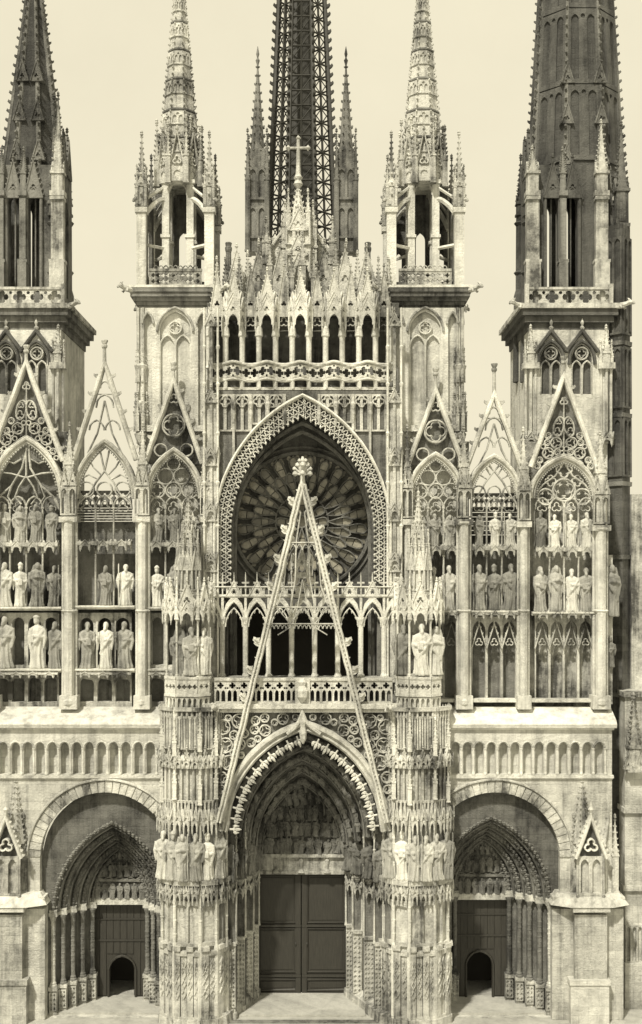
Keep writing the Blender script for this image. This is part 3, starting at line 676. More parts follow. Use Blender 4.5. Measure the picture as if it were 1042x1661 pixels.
# shafts between the bays
for x, w, y0, y1 in ((112, 24, 842, 1142), (231, 22, 842, 1142), (-14, 22, 842, 1142), (753, 23, 846, 1142), (850, 19, 850, 1142), (975, 24, 856, 1142), (335, 18, 842, 1142), (661, 16, 846, 1142)):
    t = MB(-.35); shaft_cluster(t, x, 6, y0, y1, w)
    t.box(x - w * .6, x + w * .6, y1 - 14, y1 + 8, -8, 20)
    t.lathe(x, 3, [(w * .44, 988), (w * .56, 991), (w * .44, 995)], 8)
    sh = part('shaft', t, 'pale', FAC)
    t = MB(-.35); pinnacle(t, x, 6, y0, w * .62, 90, 62, 6, 3.4); part('pinnacle', t, 'stone', sh)
    t = MB(-.35); t.box(x - w * .62, x + w * .62, y0 - 4, y0 + 5, -8, 20); part('capital', t, 'stone', sh)
    t = MB(-.35)
    for k in (-1, 1): gablet(t, x + k * w * .3, y0 - 54, w * .5, 26, -8, -4, 3, 2.4, True, 2)
    blind(t, x - w * .55, x + w * .55, y0 - 52, y0 - 6, 2, -6, 2, .18); part('blind_tracery', t, 'stone', sh)

# ================================================================ CENTRE: rose window and great arch
CA = 491
yR = -0.25
t = MB(yR); t.plate([(336, 634), (648, 634), (648, 1146), (336, 1146)], [[(CA - 121, 1145.5)] + parch(CA, 121, 862, 190, 18) + [(CA + 121, 1145.5)]], 0, 94)
rw = part('rose_wall', t, 'soot_shade', FAC)
p_out = [(CA - 142, 950)] + parch(CA, 142, 862, 220, 20) + [(CA + 142, 950)]
p_in = [(CA - 119, 950)] + parch(CA, 119, 862, 188, 20) + [(CA + 119, 950)]
t = MB(yR); t2 = MB(yR)
for f, r, st in ((.20, 5.2, 4), (.56, 5.2, 9), (.90, 4.6, 4)):
    a = parch(CA, lerp(142, 119, f), 862, lerp(220, 188, f), 30); a = [(a[0][0], 945), (a[0][0], 900)] + a + [(a[-1][0], 900), (a[-1][0], 945)]
    acc = 0; last = a[0]; nxt = st
    for p in a[1:]:
        sg = math.hypot(p[0] - last[0], p[1] - last[1])
        while nxt <= acc + sg:
            q = (nxt - acc) / sg; x, yy = lerp(last[0], p[0], q), lerp(last[1], p[1], q); th = math.atan2(p[1] - last[1], p[0] - last[0])
            t.bar(foil(x, yy, r, 3, 2, th + pi / 2), 1.5, -7 + f * 2, -3, True)
            if f > .8: t.lathe(x - sin(th) * 5, -6, [(.3, yy + cos(th) * 5 - 3), (2, yy + cos(th) * 5), (.3, yy + cos(th) * 5 + 3)], 5)
            nxt += 9.6
        acc += sg; last = p
part('pierced_border', t, 'pale', rw, kind='stuff')
t = MB(yR); t.sweep(p_out, [(-2, 2), (-2, -10), (0, -12), (2.4, -11), (3, 2)]); part('arch_moulding', t, 'pale', rw)
for k, (hw, rs, yy) in enumerate(((115, 172, .6), (110, 158, 1.3))):
    t = MB(yy); t.bar([(CA - hw, 1100)] + parch(CA, hw, 858, rs, 18) + [(CA + hw, 1100)], 7, -3, 6); part('inner_arch', t, 'soot_shade', rw)
yr = 2.7; RC = (490, 846); RR = 112
t = MB(yr); t.plate([(350, 640), (632, 640), (632, 984), (350, 984)], [circ(*RC, RR - 1, 48)], 0, 10); rp = part('rose_window', t, 'ashdark', FAC)
t = MB(yr); t.bar(circ(*RC, RR, 64), 7, -5, 6, True); t.bar(circ(*RC, RR + 9, 64), 4, -3, 3, True); part('rose_frame', t, 'soot_shade', rp)
rad = [10, 22, 36, 50, 64, 78, 92, 104]; NP = 24
def pol(r, th): return (RC[0] + r * cos(th), RC[1] + r * sin(th))
t = MB(yr); t.bar(circ(*RC, rad[0], 18), 3, 0, 6, True); t.bar(circ(*RC, 43, 36), 2.2, 1, 6, True)
panes = []
for n_, r0, r1, ph_, cuts, kw in ((12, 11, 43, 0, 2, .92), (24, 42, 82, 0, 3, .95), (24, 66, 107, pi / 24, 3, .80), (48, 94, 109, pi / 48, 1, .7)):
    for i in range(n_):
        th = ph_ + 2 * pi * i / n_; prof = []
        m = 10
        for k in range(m + 1):
            f = k / m; r = lerp(r0, r1, f); w = kw * pi / n_ * (f ** .75) * ((1 - f) ** .45) * 1.75; prof.append((r, w))
        sw_ = lambda r, r0=r0, r1=r1: .010 * sin((r - r0) / (r1 - r0) * pi * 2)
        out = [pol(r, th + w + sw_(r)) for r, w in prof] + [pol(r, th - w + sw_(r)) for r, w in reversed(prof[1:-1])]
        if n_ < 48: t.bar(out, 2.2, 0, 6, True)
        for c in range(cuts):
            a, b = int(m * c / cuts), int(m * (c + 1) / cuts)
            seg = [pol(r, th + w * .86 + sw_(r)) for r, w in prof[a:b + 1]] + [pol(r, th - w * .86 + sw_(r)) for r, w in reversed(prof[a:b + 1])]
            q = [seg[0]]
            for p in seg[1:]:
                if math.hypot(p[0] - q[-1][0], p[1] - q[-1][1]) > .3: q.append(p)
            if math.hypot(q[0][0] - q[-1][0], q[0][1] - q[-1][1]) < .3: q.pop()
            panes.append((q, .9 if cuts > 1 else 1))
part('rose_tracery', t, 'soot_shade', rp)
for q, k in panes:
    cx_ = sum(p[0] for p in q) / len(q); cy_ = sum(p[1] for p in q) / len(q)
    t = MB(yr); t.plate([(cx_ + (a - cx_) * k, cy_ + (b - cy_) * k) for a, b in q], (), 4 + random.uniform(-.3, .6), 5.5); part('pane', t, 'glass', rp)
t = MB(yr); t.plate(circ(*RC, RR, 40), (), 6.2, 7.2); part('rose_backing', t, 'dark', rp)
t = MB(yr); t.plate(circ(*RC, rad[0] - 1, 14), (), 4, 6); part('pane', t, 'glass', rp)
t = MB(yr)
for b in ((330, 650, 960, 1160, 116, 120), (330, 650, 1150, 1160, 5, 120), (330, 334, 960, 1160, 5, 120), (646, 650, 960, 1160, 5, 120), (330, 650, 960, 976, 12, 120)): t.box(*b)
part('gallery_passage', t, 'void', rp)  # near-black box, painted darkness behind the gallery
# panelled spandrels over the great arch
for i in range(11):
    x = 352 + i * 27.6
    dxx = abs(x - CA); yo = 640
    R = (142 ** 2 + 220 ** 2) / (284); lim = R * R - (R - 142 + dxx) ** 2
    ytop_arch = 862 - sqrt(max(lim, 0)) if dxx < 142 else 930
    if ytop_arch - 6 > 648:
        t = MB(yR); t.box(x - 2, x + 2, 640, ytop_arch - 4, -7, 1); t.lathe(x, -6, [(3, 652), (5, 656), (2.4, 666), (3.6, 672), (1, 690)], 6); part('shaft', t, 'stone', rw)
        if ytop_arch > 672:
            t = MB(yR); xx = x + (13.8 if x < CA else -13.8)
            blind(t, xx - 12, xx + 12, 640, min(ytop_arch - 16, 700), 2, -4, 1, .2); t.bar(foil(xx, 652, 9, 4), 2, -6, 0, True); part('panel', t, 'stone', rw)
# flanking panelled buttresses of the centre
for xb, w in ((343, 20), (640, 20)):
    t = MB(-.5); t.box(xb - w / 2, xb + w / 2, 640, 1140, 0, 30); bb = part('buttress', t, 'stone', FAC)
    for q0, q1 in ((520, 640), (644, 740), (746, 830), (836, 900), (918, 990)):
        t = MB(-.5); blind(t, xb - w / 2 - 1, xb + w / 2 + 1, q0, q1, 2, -4, 0, .2); gablet(t, xb, q0 + 10, w, 22, -7, -3, 3, 2.6, True, 2); part('blind_tracery', t, 'stone', bb)
    for q in (742, 832, 912):
        t = MB(-.5); canopy(t, xb, q + 6, w * 1.3, 30, 9); part('canopy', t, 'stone', bb)
    for s_ in (-1, 1):
        t = MB(-.5); t.lathe(xb + s_ * w * .55, -4, [(2, 500), (2, 1100)], 6)
        for q in (560, 620, 700, 780, 850): t.lathe(xb + s_ * w * .55, -4, [(2, q), (3.6, q + 3), (2, q + 8)], 6)
        part('shaft', t, 'pale', bb)

# ---------------- gallery in front of the rose
yg = -0.7
def arch_panel(w, yt, h):
    t = MB(); a = parch(w / 2, w / 2 - 1.2, h, h * .62, 7)
    o = [(0, h)] + a + [(w, h), (w, 0), (0, 0)]
    hs = [lancet(w * (i + .5) / 5, w * .07, h * .20, h * .08, h * .07, 2) for i in range(5)]
    for sx in (-1, 1):
        hs.append([(w / 2 + sx * w * .44, h * .66), (w / 2 + sx * w * .34, h * .45), (w / 2 + sx * w * .14, h * .30), (w / 2 + sx * w * .44, h * .28)])
    t.plate(o, hs, 0, 4); t.bar(a, 3.2, -3, 2)
    b = parch(w / 2, w / 2 - 5, h + 4, h * .5, 6); t.bar(b, 1.8, -1, 3)
    for k in range(1, 12, 2): x, yy = b[k]; t.lathe(x, 1, [(.2, yy - 1), (1.8, yy + 2), (.2, yy + 5)], 5)
    t.bar([(0, h * .25), (w, h * .25)], 1.6, -1.5, 2); t.bar([(0, 0), (w, 0)], 2.2, -2, 4)
    gablet(t, w / 2, h * .24, w * .7, h * .40, -2, 1, 3, 2, False, 1.8)
    return local('arch_panel', t, 'pale')
gal = part('gallery', (lambda t: (t.box(330, 652, 1098, 1106, -8, 26), t)[1])(MB(yg)), 'stone', FAC)
apm = arch_panel(37.4, 0, 60)
t = MB(); t.lathe(0, 0, [(6.5, -98), (6.5, -95), (4.6, -88), (4.2, -84), (4.2, -8), (6, -4), (6, 0)], 8); colm = local('column', t, 'pale')
t = MB(); t.lathe(0, 0, [(1.6, 8), (1.2, -14), (.3, -22)], 5); t.box(-6, 6, -6, -3.5, -1.2, 1.2); finm = local('finial', t, 'pale')
xs = [323.5 + 37.45 * k for k in range(10)]
for i, x in enumerate(xs):
    if 330 < x < 652: inst('column', colm, gal, x, 1100, yg, 2)
    if i < 9 and x + 37 > 330 and x < 640: inst('arch_panel', apm, gal, x, 952, yg)
    for q in (0, 18.7):
        if 330 < x + q < 655: inst('finial', finm, gal, x + q, 950, yg, 2)
# small tabernacle seen through the gable
t = MB(-.9); canopy(t, 490, 928, 34, 40, 12); t.box(478, 502, 928, 938, -8, 6); part('tabernacle', t, 'pale', gal)

# ================================================================ CENTRAL PORTAL
yP = -2.0
GP = gy(yP)
t = MB(yP); hole = [(362, GP - .5)] + parch(494, 132, 1345, 172, 18) + [(626, GP - .5)]
t.plate(rect(334, 652, 1150, GP), [hole], 6, 22); CP = part('central_portal', t, 'soot_shade', FAC)
# arch face with ogee tip and hanging cusps
a_in = parch(494, 130, 1348, 170, 20)
t = MB(yP); t.sweep([(362, 1348)] + a_in[1:-1] + [(626, 1348)], [(-8, 14), (-8, 0), (-5, -4), (-1, -1), (3, -7), (8, -6), (10, 0), (10, 14)]); part('arch_moulding', t, 'pale', CP)
t = MB(yP); t.bar([(466, 1190), (478, 1180), (486, 1170), (491, 1156), (496, 1170), (506, 1180), (520, 1190)], 7, -9, 6)
t.lathe(492, -6, [(1, 1206), (5, 1198), (6.5, 1188), (4, 1178), (6, 1170), (2, 1158)], 7); part('keystone', t, 'pale', CP)
t = MB()
for k in (-1, 0, 1): t.lathe(k * 5.2, 0, [(.5, 3 - abs(k)), (3.0, 7 - abs(k) * 2.6), (2.2, 11 - abs(k) * 3.4), (.3, 15 - abs(k) * 4)], 6)
t.lathe(0, 0, [(1.6, -4), (1.4, 6)], 5); t.tube([(-5, 0, -4), (0, 0, -2), (5, 0, -4)], 1.2, 5); cusp = local('cusp', t, 'pale')
acc = 0; last = a_in[0]; nxt = 5
pin = parch(494, 117, 1350, 156, 40)
last = pin[0]
for p in pin[1:]:
    sg = math.hypot(p[0] - last[0], p[1] - last[1])
    while nxt <= acc + sg:
        q = (nxt - acc) / sg; x, yy = lerp(last[0], p[0], q), lerp(last[1], p[1], q)
        th = math.atan2(p[1] - last[1], p[0] - last[0])
        if abs(x - 494) > 8:
            o = inst('cusp', cusp, CP, x, yy, yP, -1); o.rotation_euler = (0, th, 0)
        nxt += 17.5
    acc += sg; last = p
# spandrel tracery circles
for sx in (-1, 1):
    t = MB(yP); got = []; rs_ = random.Random(5)
    RA = (140 ** 2 + 182 ** 2) / 280.0
    for r in [12] * 60 + [9] * 300 + [7] * 700 + [5] * 1500:
        x = rs_.uniform(8, 146); yy = rs_.uniform(1160, 1330)
        if yy - r < 1157 or x + r > 147: continue
        if yy < 1348 and math.hypot(x + RA - 140, 1348 - yy) < RA + r: continue
        if any(math.hypot(x - a, yy - b) < r + c + .3 for a, b, c in got): continue
        got.append((x, yy, r)); X_ = 494 + sx * x
        t.bar(circ(X_, yy, r, 12), 2.2, -1, 7, True); t.bar(foil(X_, yy, r * .86, 3, 2, rs_.random() * 6), 1.5, 1, 7, True)
    part('spandrel_tracery', t, 'stone', CP)

# archivolts with figures, receding to the door wall
orders = [(-1.35, 118, 158, 1352, 493), (-.55, 104, 148, 1358, 493), (.25, 91, 138, 1364, 491), (1.05, 79, 126, 1372, 490), (1.85, 70, 115, 1380, 490)]
for k, (y, hw, rs, ysp, c) in enumerate(orders):
    t = MB(y); p = parch(c, hw, ysp, rs, 16)
    t.sweep(p, [(-7, 24), (-7, 3), (-5, 0), (-3, 3), (0, -3), (3, -1), (5, 3), (9, 2), (9, 26)]); part('archivolt', t, 'soot_shade', CP)  # darker stone colour carries the shade of the portal
    m = 13 - k
    for i in range(1, m):
        for sx in (0, 1):
            q = i / m * 16; a = int(q); b = q - a; x, yy = lerp(p[a][0], p[a + 1][0], b), lerp(p[a][1], p[a + 1][1], b)
            tx, ty = p[a + 1][0] - p[a][0], p[a + 1][1] - p[a][1]; th = math.atan2(tx, -ty)
            if sx: x = 2 * c - x; th = -th
            relief(CP, x, yy, 19, y, -6, 'archivolt_figure', th)
# tympanum, lintel, doors
y = 2.3
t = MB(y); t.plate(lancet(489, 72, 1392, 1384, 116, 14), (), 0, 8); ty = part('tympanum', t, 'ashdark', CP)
for row, (yb, n_, wd2, h) in enumerate(((1384, 13, 132, 30), (1356, 11, 120, 28), (1330, 9, 100, 28), (1306, 6, 66, 26), (1286, 3, 30, 20))):
    for i in range(n_): relief(ty, 489 - wd2 / 2 + wd2 * (i + .5) / n_ + random.uniform(-2, 2), yb + random.uniform(-2, 2), h * random.uniform(.85, 1.1), y, -2 - random.random() * 2, 'relief_figure', random.uniform(-.3, .3))
for i in range(9):
    t = MB(y); a = [(489 + (i - 4) * 15 + 8 * sin(q), 1345 - abs(i - 4) * 2 + q * 14 - 50) for q in range(5)]; t.bar(a, 3, -4, 2); part('vine_branch', t, 'soot_shade', ty)
t = MB(y); t.box(413, 566, 1384, 1389, -8, 10); t.box(415, 564, 1389, 1412, -3, 10); t.box(413, 566, 1412, 1417, -5, 10)
for x in (447, 489, 531): t.lathe(x, -3, [(1, 1389), (4, 1394), (2.5, 1408), (7, 1414), (1, 1417)], 8)
part('lintel', t, 'stone', CP)
y = 2.65; G = gy(y)
for x0, x1 in ((415, 488.5), (490, 564)):
    t = MB(y); t.box(x0, x1, 1412, G, 0, 6); dr = part('door', t, 'wood', CP)
    xa, xb = (x0 + 4, x1 - 9) if x0 < 480 else (x0 + 9, x1 - 4)
    for a, b in ((1420, 1496), (1506, 1576), (1588, 1606)):
        t = MB(y); t.bar([(xa, a), (xb, a), (xb, b), (xa, b)], 3, -2.2, 1, True); t.box(xa + 4, xb - 4, a + 4, b - 4, -1.2, 1); part('panel', t, 'wood', dr)
    for a in (1499, 1580, 1608):
        t = MB(y); t.box(x0, x1, a, a + 3.4, -4, 1); part('rail', t, 'wood', dr)
    t = MB(y); xm = 480 if x0 < 480 else 498; t.lathe(xm, -3, [(1, 1528), (1.8, 1530), (.8, 1534)], 8); part('door_knob', t, 'iron', dr)
    t = MB(y); xm = 484 if x0 < 480 else 494; t.box(xm - 4, xm + 4, 1418, 1608, -3, 1); part('stile', t, 'wood', dr)
t = MB(2.75); t.box(395, 583, 1300, gy(2.75), 4, 20); part('door_wall', t, 'soot_shade', CP)
t = MB(.2); t.box(390, 592, gy(.2) - 3, gy(.2), -30, 72); part('threshold', t, 'paving', CP)

# jambs: stepped canopied niches
def jamb_unit(k, x, y, w, side):
    G = gy(y); t = MB(y)
    yc = lerp(1455, 1436, k / 3); yb = lerp(1530, 1500, k / 3)
    t.box(x - w / 2, x + w / 2, 1330, G, 0, 40); ju = part('jamb', t, 'soot_shade', CP)
    t = MB(y); canopy(t, x, 1345, w * 1.05, 34, 9); part('canopy', t, 'stone', ju)
    t = MB(y); console(t, x, yc - 24, w * 1.0, 16, 8); canopy(t, x, yc + 4, w * 1.0, 22, 8, False); part('corbel', t, 'stone', ju)
    t = MB(y); t.box(x - w * .5, x + w * .5, yb - 2, yb + 3, -6, 3); t.box(x - w * .46, x + w * .46, yb + 3, G, -3, 3); lattice(t, x - w * .46, x + w * .46, yb + 8, G - 18, -5, -3, 6); t.box(x - w * .55, x + w * .55, G - 10, G, -8, 3); part('plinth', t, 'stone', ju)
    for s_ in (-1, 1):
        t = MB(y); t.lathe(x + s_ * w * .5, -2, [(2.2, 1332), (1.6, 1340), (1.6, yb - 6), (2.6, yb)], 6)
        for q in (1356, 1376, 1400, 1420): t.lathe(x + s_ * w * .5, -2, [(1.6, q), (2.8, q + 2), (1.6, q + 5)], 6)
        part('shaft', t, 'stone', ju)
    relief(ju, x, yc - 26, 62, y, -4, 'jamb_figure')
for k, (xl, xr, y, w) in enumerate(((374, 617, -1.0, 19), (390, 599, 0.1, 17), (404, 580, 1.2, 15), (415, 567, 2.1, 11))):
    jamb_unit(k, xl, y, w, -1); jamb_unit(k, xr, y, w, 1)
for sx, xs_ in ((-1, (352, 408)), (1, (635, 573))):       # sloping stone bench along the foot of the jambs
    t = MB(0)
    p = [W(xs_[0], gy(-2), -2), W(xs_[1], gy(2.2), 2.2)]
    s0 = 1 / S(0)
    f = lambda v, dx=0, dz=0: ((v.x + dx) * s0 + 521, v.y * s0, -(HOR - (v.z + dz - CAMZ) * s0))
    o = -sx * .55
    t.add([f(p[0]), f(p[0], o), f(p[1], o), f(p[1]), f(p[0], 0, .75), f(p[0], o * .9, .5), f(p[1], o * .9, .5), f(p[1], 0, .75)], [(0, 1, 2, 3), (4, 5, 6, 7), (0, 1, 5, 4), (1, 2, 6, 5), (2, 3, 7, 6), (3, 0, 4, 7)])
    part('bench', t, 'stone', CP)

def portal_pier(x0, x1, inner, xs_):
    """faceted spur pier: x0..x1 on the front plane"""
    xc, w = (x0 + x1) / 2, x1 - x0; y = yP
    pl = [(x0, 36), (x0, 12), (x0 + w * .22, -8), (x0 + w * .62, -14), (x0 + w * .86, -4), (x1, 18), (x1, 36)]
    if inner < 0: pl = [(x0 + x1 - a, b) for a, b in reversed(pl)]
    t = MB(y); t.prism([(xc + (a - xc) * .97, b + 2) for a, b in pl], 1150, GP); pier = part('pier', t, 'stone', CP)
    def each(fn, name, mat='stone', out=0.0):
        for p0, p1 in zip(pl, pl[1:]):
            ln = math.hypot(p1[0] - p0[0], p1[1] - p0[1])
            if ln < 8: continue
            t = MB(); fn(t, ln); m = MB(y); m.facet(t, p0, p1); part(name, m, mat, pier)
    def foot(t, ln):
        n_ = max(1, round(ln / 11)); w_ = ln / n_
        t.box(-1, ln + 1, GP - 14, GP, -7, 2); t.box(-1, ln + 1, GP - 18, GP - 14, -5, 2)
        for i in range(n_):
            top = 1534 + (i % 2) * 8; a = w_ * i; e = -5 if i % 2 == 0 else -2.5
            t.box(a + .6, a + w_ - .6, top + 4, GP - 16, e, 2); t.box(a, a + w_, top - 3, top + 4, e - 3, 2)
            t.bar([(a + w_ / 2 - w_ * .3, 1572), (a + w_ / 2, 1552), (a + w_ / 2 + w_ * .3, 1572)], 1.8, e - 2.4, e + 1)
            for q in (1560, 1576, 1592, 1608): t.bar([(a + w_ * .5, q - 7), (a + w_ * .82, q), (a + w_ * .5, q + 7), (a + w_ * .18, q)], 1.5, e - 2, e + 1, True)
    each(foot, 'plinth')
    each(lambda t, ln: t.box(-.4, ln + .4, 1338, 1428, -1, 2), 'niche_back', 'soot_shade')  # dark backing paints the shade between the statues
    each(lambda t, ln: blind(t, 0, ln, 1458, 1532, max(1, round(ln / 20)), -2.5, 2, .10, .5), 'panelling', 'stone')
    each(lambda t, ln: [canopy(t, ln * (i + .5) / max(1, round(ln / 16)), 1458, ln / max(1, round(ln / 16)), 36, 8, False) for i in range(max(1, round(ln / 16)))] + [t.box(0, ln, 1424, 1432, -9, 2)], 'corbel_band')
    each(lambda t, ln: [canopy(t, ln * (i + .5) / max(1, round(ln / 16)), 1344, ln / max(1, round(ln / 16)), 46, 9) for i in range(max(1, round(ln / 16)))] + [blind(t, 0, ln, 1296, 1336, max(1, round(ln / 6)), -4, 2, .22)], 'canopy_band')
    each(lambda t, ln: blind(t, 0, ln, 1228, 1300, max(1, round(ln / 10)), -3, 2, .2), 'blind_tracery')
    each(lambda t, ln: [gablet(t, ln * (i + .5) / max(1, round(ln / 14)), 1244, ln / max(1, round(ln / 14)), 30, -7, -3, 3, 2.4, True, 2) for i in range(max(1, round(ln / 14)))] + [canopy(t, ln * (i + .5) / max(1, round(ln / 14)), 1240, ln / max(1, round(ln / 14)), 22, 8, False) for i in range(max(1, round(ln / 14)))], 'gablet_band')
    each(lambda t, ln: blind(t, 0, ln, 1160, 1214, max(1, round(ln / 8)), -3, 2, .2), 'blind_tracery')
    each(lambda t, ln: (t.box(-.5, ln + .5, 1146, 1152, -7, 2), [t.lathe(ln * (i + .5) / 5, -3, [(1.6, 1214), (1.2, 1166), (2.4, 1160), (.3, 1142)], 5) for i in range(5)]), 'cornice')
    for a, b in pl[1:-1]:                                  # slim corner shafts the whole height
        t = MB(y); t.lathe(a, b - 1, [(3.6, 1150), (2.8, 1164), (2.8, 1524), (4.2, 1536), (4.4, 1560), (4.4, GP)], 7)
        for q in range(1180, 1520, 22): t.lathe(a, b - 1, [(2.2, q), (3.2, q + 2), (2.2, q + 5)], 6)
        part('shaft', t, 'pale', pier)
    for k, (a, b) in enumerate(pl[1:-1]):
        for q, h in ((1302 - (k % 2) * 8, 44), (1216 + (k % 2) * 8, 36)):
            t = MB(y); pinnacle(t, a, b - 4, q, 6, h * .6, h, 5, 2.4); part('pinnacle', t, 'pale', pier)
    # upper turret of the pier: parapet, niche with figures, tabernacle spire
    xt = xs_; yy = y
    pu = [(xt - 34, 40), (xt - 34, 4), (xt - 16, -10), (xt + 18, -10), (xt + 34, 4), (xt + 34, 40)]
    t = MB(y); t.prism([(a, b + 3) for a, b in pu], 1092, 1152); t.prism([(xt + (a - xt) * .6, b * .5 + 14) for a, b in pu], 985, 1096); tur = part('pier_turret', t, 'stone', CP)
    for p0, p1 in zip(pu, pu[1:]):
        ln = math.hypot(p1[0] - p0[0], p1[1] - p0[1]); n_ = max(1, round(ln / 9))
        t = MB(); t.plate(rect(0, ln, 1100, 1126), [foil(ln * (i + .5) / n_, 1113, 4.2, 4, 2) for i in range(n_)], -3, 2); t.box(-.5, ln + .5, 1097, 1101, -4, 3); t.box(-.5, ln + .5, 1125, 1129, -4, 3); blind(t, 0, ln, 1130, 1152, n_, -2, 3, .2)
        m = MB(y); m.facet(t, p0, p1); part('parapet_panel', m, 'pale', tur)
        t = MB(); canopy(t, ln / 2, 1006, ln, 44, 7, False); gablet(t, ln / 2, 984, ln * .9, 38, -5, -1, 5, 3, True, 2.4); m = MB(y); m.facet(t, p0, p1); part('canopy', m, 'pale', tur)
        t = MB(y); pinnacle(t, p0[0], p0[1], 1004, 6, 24, 40, 4, 2.2); part('pinnacle', t, 'pale', tur)
    for a in (pu[1], pu[2], pu[3], pu[4]):
        t = MB(y); colonnette(t, a[0], a[1] + 3, 1004, 1098, 2.0); part('colonnette', t, 'pale', tur)
    t = MB(y); c = 14
    t.lathe(xt, c, [(24, 985), (24, 960), (20, 955)], 8, pi / 8)
    band_face(t, xt, c, 22, 960, 17, 900, lambda m, ln: (blind(m, 0, ln, 902, 958, 2, -3, 1, .2), gablet(m, ln / 2, 925, ln, 36, -4, -1, 3, 2.6, True, 2)))
    t.lathe(xt, c, [(20, 960), (15, 900), (12, 896)], 8, pi / 8)
    for j in range(8): pinnacle(t, xt + 17 * cos(j * pi / 4 + pi / 8), c + 17 * sin(j * pi / 4 + pi / 8), 905, 4, 18, 26, 3, 1.8)
    part('tabernacle', t, 'stone', tur)
    t = MB(y); band_face(t, xt, c, 12, 900, 9, 858, lambda m, ln: (blind(m, 0, ln, 860, 898, 1, -2, 1, .2), gablet(m, ln / 2, 872, ln, 22, -3, -1, 2, 2, True, 1.6)))
    t.lathe(xt, c, [(11, 900), (8, 856)], 8, pi / 8); spire8(t, xt, c, 858, 8.5, 800, 8, 7, 3.2); t.lathe(xt, c, [(1, 803), (3, 798), (1, 795), (.2, 788)], 6); part('spirelet', t, 'stone', tur)
    return pier
PL = portal_pier(262, 366, 1, 304)
PR = portal_pier(624, 728, -1, 680)

# balcony balustrade and string course under the gable
t = MB(yP); t.box(330, 652, 1141, 1149, -8, 30); t.box(334, 648, 1149, 1155, -4, 24); bal = part('balcony', t, 'pale', CP)
t = MB(); w = 19.2
t.plate(rect(0, w, -38, 0), [lancet(w * .27, 3.0, -3, -16, 5, 3), lancet(w * .73, 3.0, -3, -16, 5, 3), foil(w * .5, -28, 5.2, 4, 3), circ(1.8, -24, 1.8, 6), circ(w - 1.8, -24, 1.8, 6)], 0, 4)
t.box(0, w, -40, -36, -2, 6); bm = local('balustrade_panel', t, 'pale')
for i in range(15): inst('balustrade_panel', bm, bal, 348 + w * i, 1141, yP, 0)
t = MB(yP); t.box(479, 503, 1100, 1141, -3, 2); t.lathe(491, -4, [(1, 1140), (9, 1130), (10, 1120), (5, 1112), (7, 1106), (2, 1100)], 8); part('balustrade_boss', t, 'pale', bal)
for x, sx in ((352, -1), (628, 1)):
    t = MB(yP); gargoyle(t, x, -8, 1148, sx * .2, -.98, 20); part('gargoyle', t, 'pale', bal)

# great openwork gable
yG = -2.35
for_leg = lambda sx, yy: 491 + sx * (yy - 782) * (133 / 540.0)
t = MB(yG)
for sx in (-1, 1):
    path = [(for_leg(sx, 786 + 548 * i / 40) + random.uniform(-.5, .5), 786 + 548 * i / 40) for i in range(41)]
    t.sweep(path, [(-5.2, 9), (-5.2, -2), (-3.6, -5), (-1.6, -5), (-.8, -1), (.8, -1), (1.6, -5), (3.6, -5), (5.2, -2), (5.2, 9)])
GB = part('great_gable', t, 'pale', CP)
t = MB(yG)
for sx in (-1, 1):
    for i in range(78):
        yy = 795 + i * 6.8; t.lathe(for_leg(sx, yy), -2.4, [(.3, yy - 1.6), (1.2, yy), (.3, yy + 1.6)], 5, i)
        if i % 4 == 0: t.crocket(for_leg(sx, yy) + sx * 5, 2, yy, sx, 0, 2.6)
part('gable_rosettes', t, 'pale', GB, kind='stuff')
t = MB(yG); t.lathe(491, 2, [(6, 800), (5, 786), (3.6, 778), (3.4, 772)], 8)
for dx_, dd_, yy, r in ((-12, 0, 768, 4.6), (12, 0, 768, 4.6), (0, -11, 768, 4.6), (0, 11, 768, 4.6), (-13, 0, 760, 3.4), (13, 0, 760, 3.4), (-8, 0, 754, 4.2), (8, 0, 754, 4.2), (0, -8, 754, 4.2), (-5, -5, 747, 3), (5, -5, 747, 3)):
    t.lathe(491 + dx_, 2 + dd_, [(.4, yy + r), (r, yy + r * .3), (r * .8, yy - r * .5), (.4, yy - r)], 6); t.tube([(491, 2, -770), (491 + dx_ * .9, 2 + dd_ * .9, -yy)], 2, 5)
t.lathe(491, 2, [(3, 775), (4, 762), (2.6, 752), (4, 747), (1, 740)], 8); part('finial', t, 'pale', GB)
t = MB(); t.tube([(-1, 0, -2), (5, 0, 0)], [2.6, 2], 6); t.crocket(1, 0, 0, 1, 0, 11); t.crocket(2, 0, 5, 1, 0, 8); t.crocket(3, -2, -2, .8, -.6, 7); cm = local('crocket', t, 'pale')
for yy in (812, 858, 905, 950, 1040, 1086, 1130):
    for sx in (-1, 1): inst('crocket', cm, GB, for_leg(sx, yy) + sx * 5, yy, yG, 2, sx < 0)
t = MB(yG)
for yy, k in ((880, 2), (985, 6), (1012, 8)):
    h = (yy - 782) * 133 / 540; t.bar([(491 - h + 4, yy), (491 + h - 4, yy)], 2, -1, 4)
    n_ = k * 2; ww = (2 * h - 8) / n_
    for i in range(n_): t.bar(parch(491 - h + 4 + ww * (i + .5), ww / 2 - .5, yy + ww * 1.2, ww * .95, 4), 1.4, 0, 3)
for sx in (-1, 1):
    t.bar([(491 + sx * 3, 830), (491 + sx * 10, 880), (491 + sx * 12, 940), (491 + sx * 20, 985)], 2, 0, 4)
    t.bar([(491 + sx * 26, 900), (491 + sx * 30, 950), (491 + sx * 42, 985), (491 + sx * 20, 1012), (491, 985)], 1.8, 0, 4)
    t.bar([(491, 940), (491 + sx * 9, 990), (491 + sx * 16, 1015), (491 + sx * 40, 1030)], 1.8, 0, 4)
    for yy in range(830, 1000, 14): t.lathe(for_leg(sx, yy) - sx * 7, 2, [(.3, yy - 3), (2.2, yy), (.3, yy + 3)], 5)
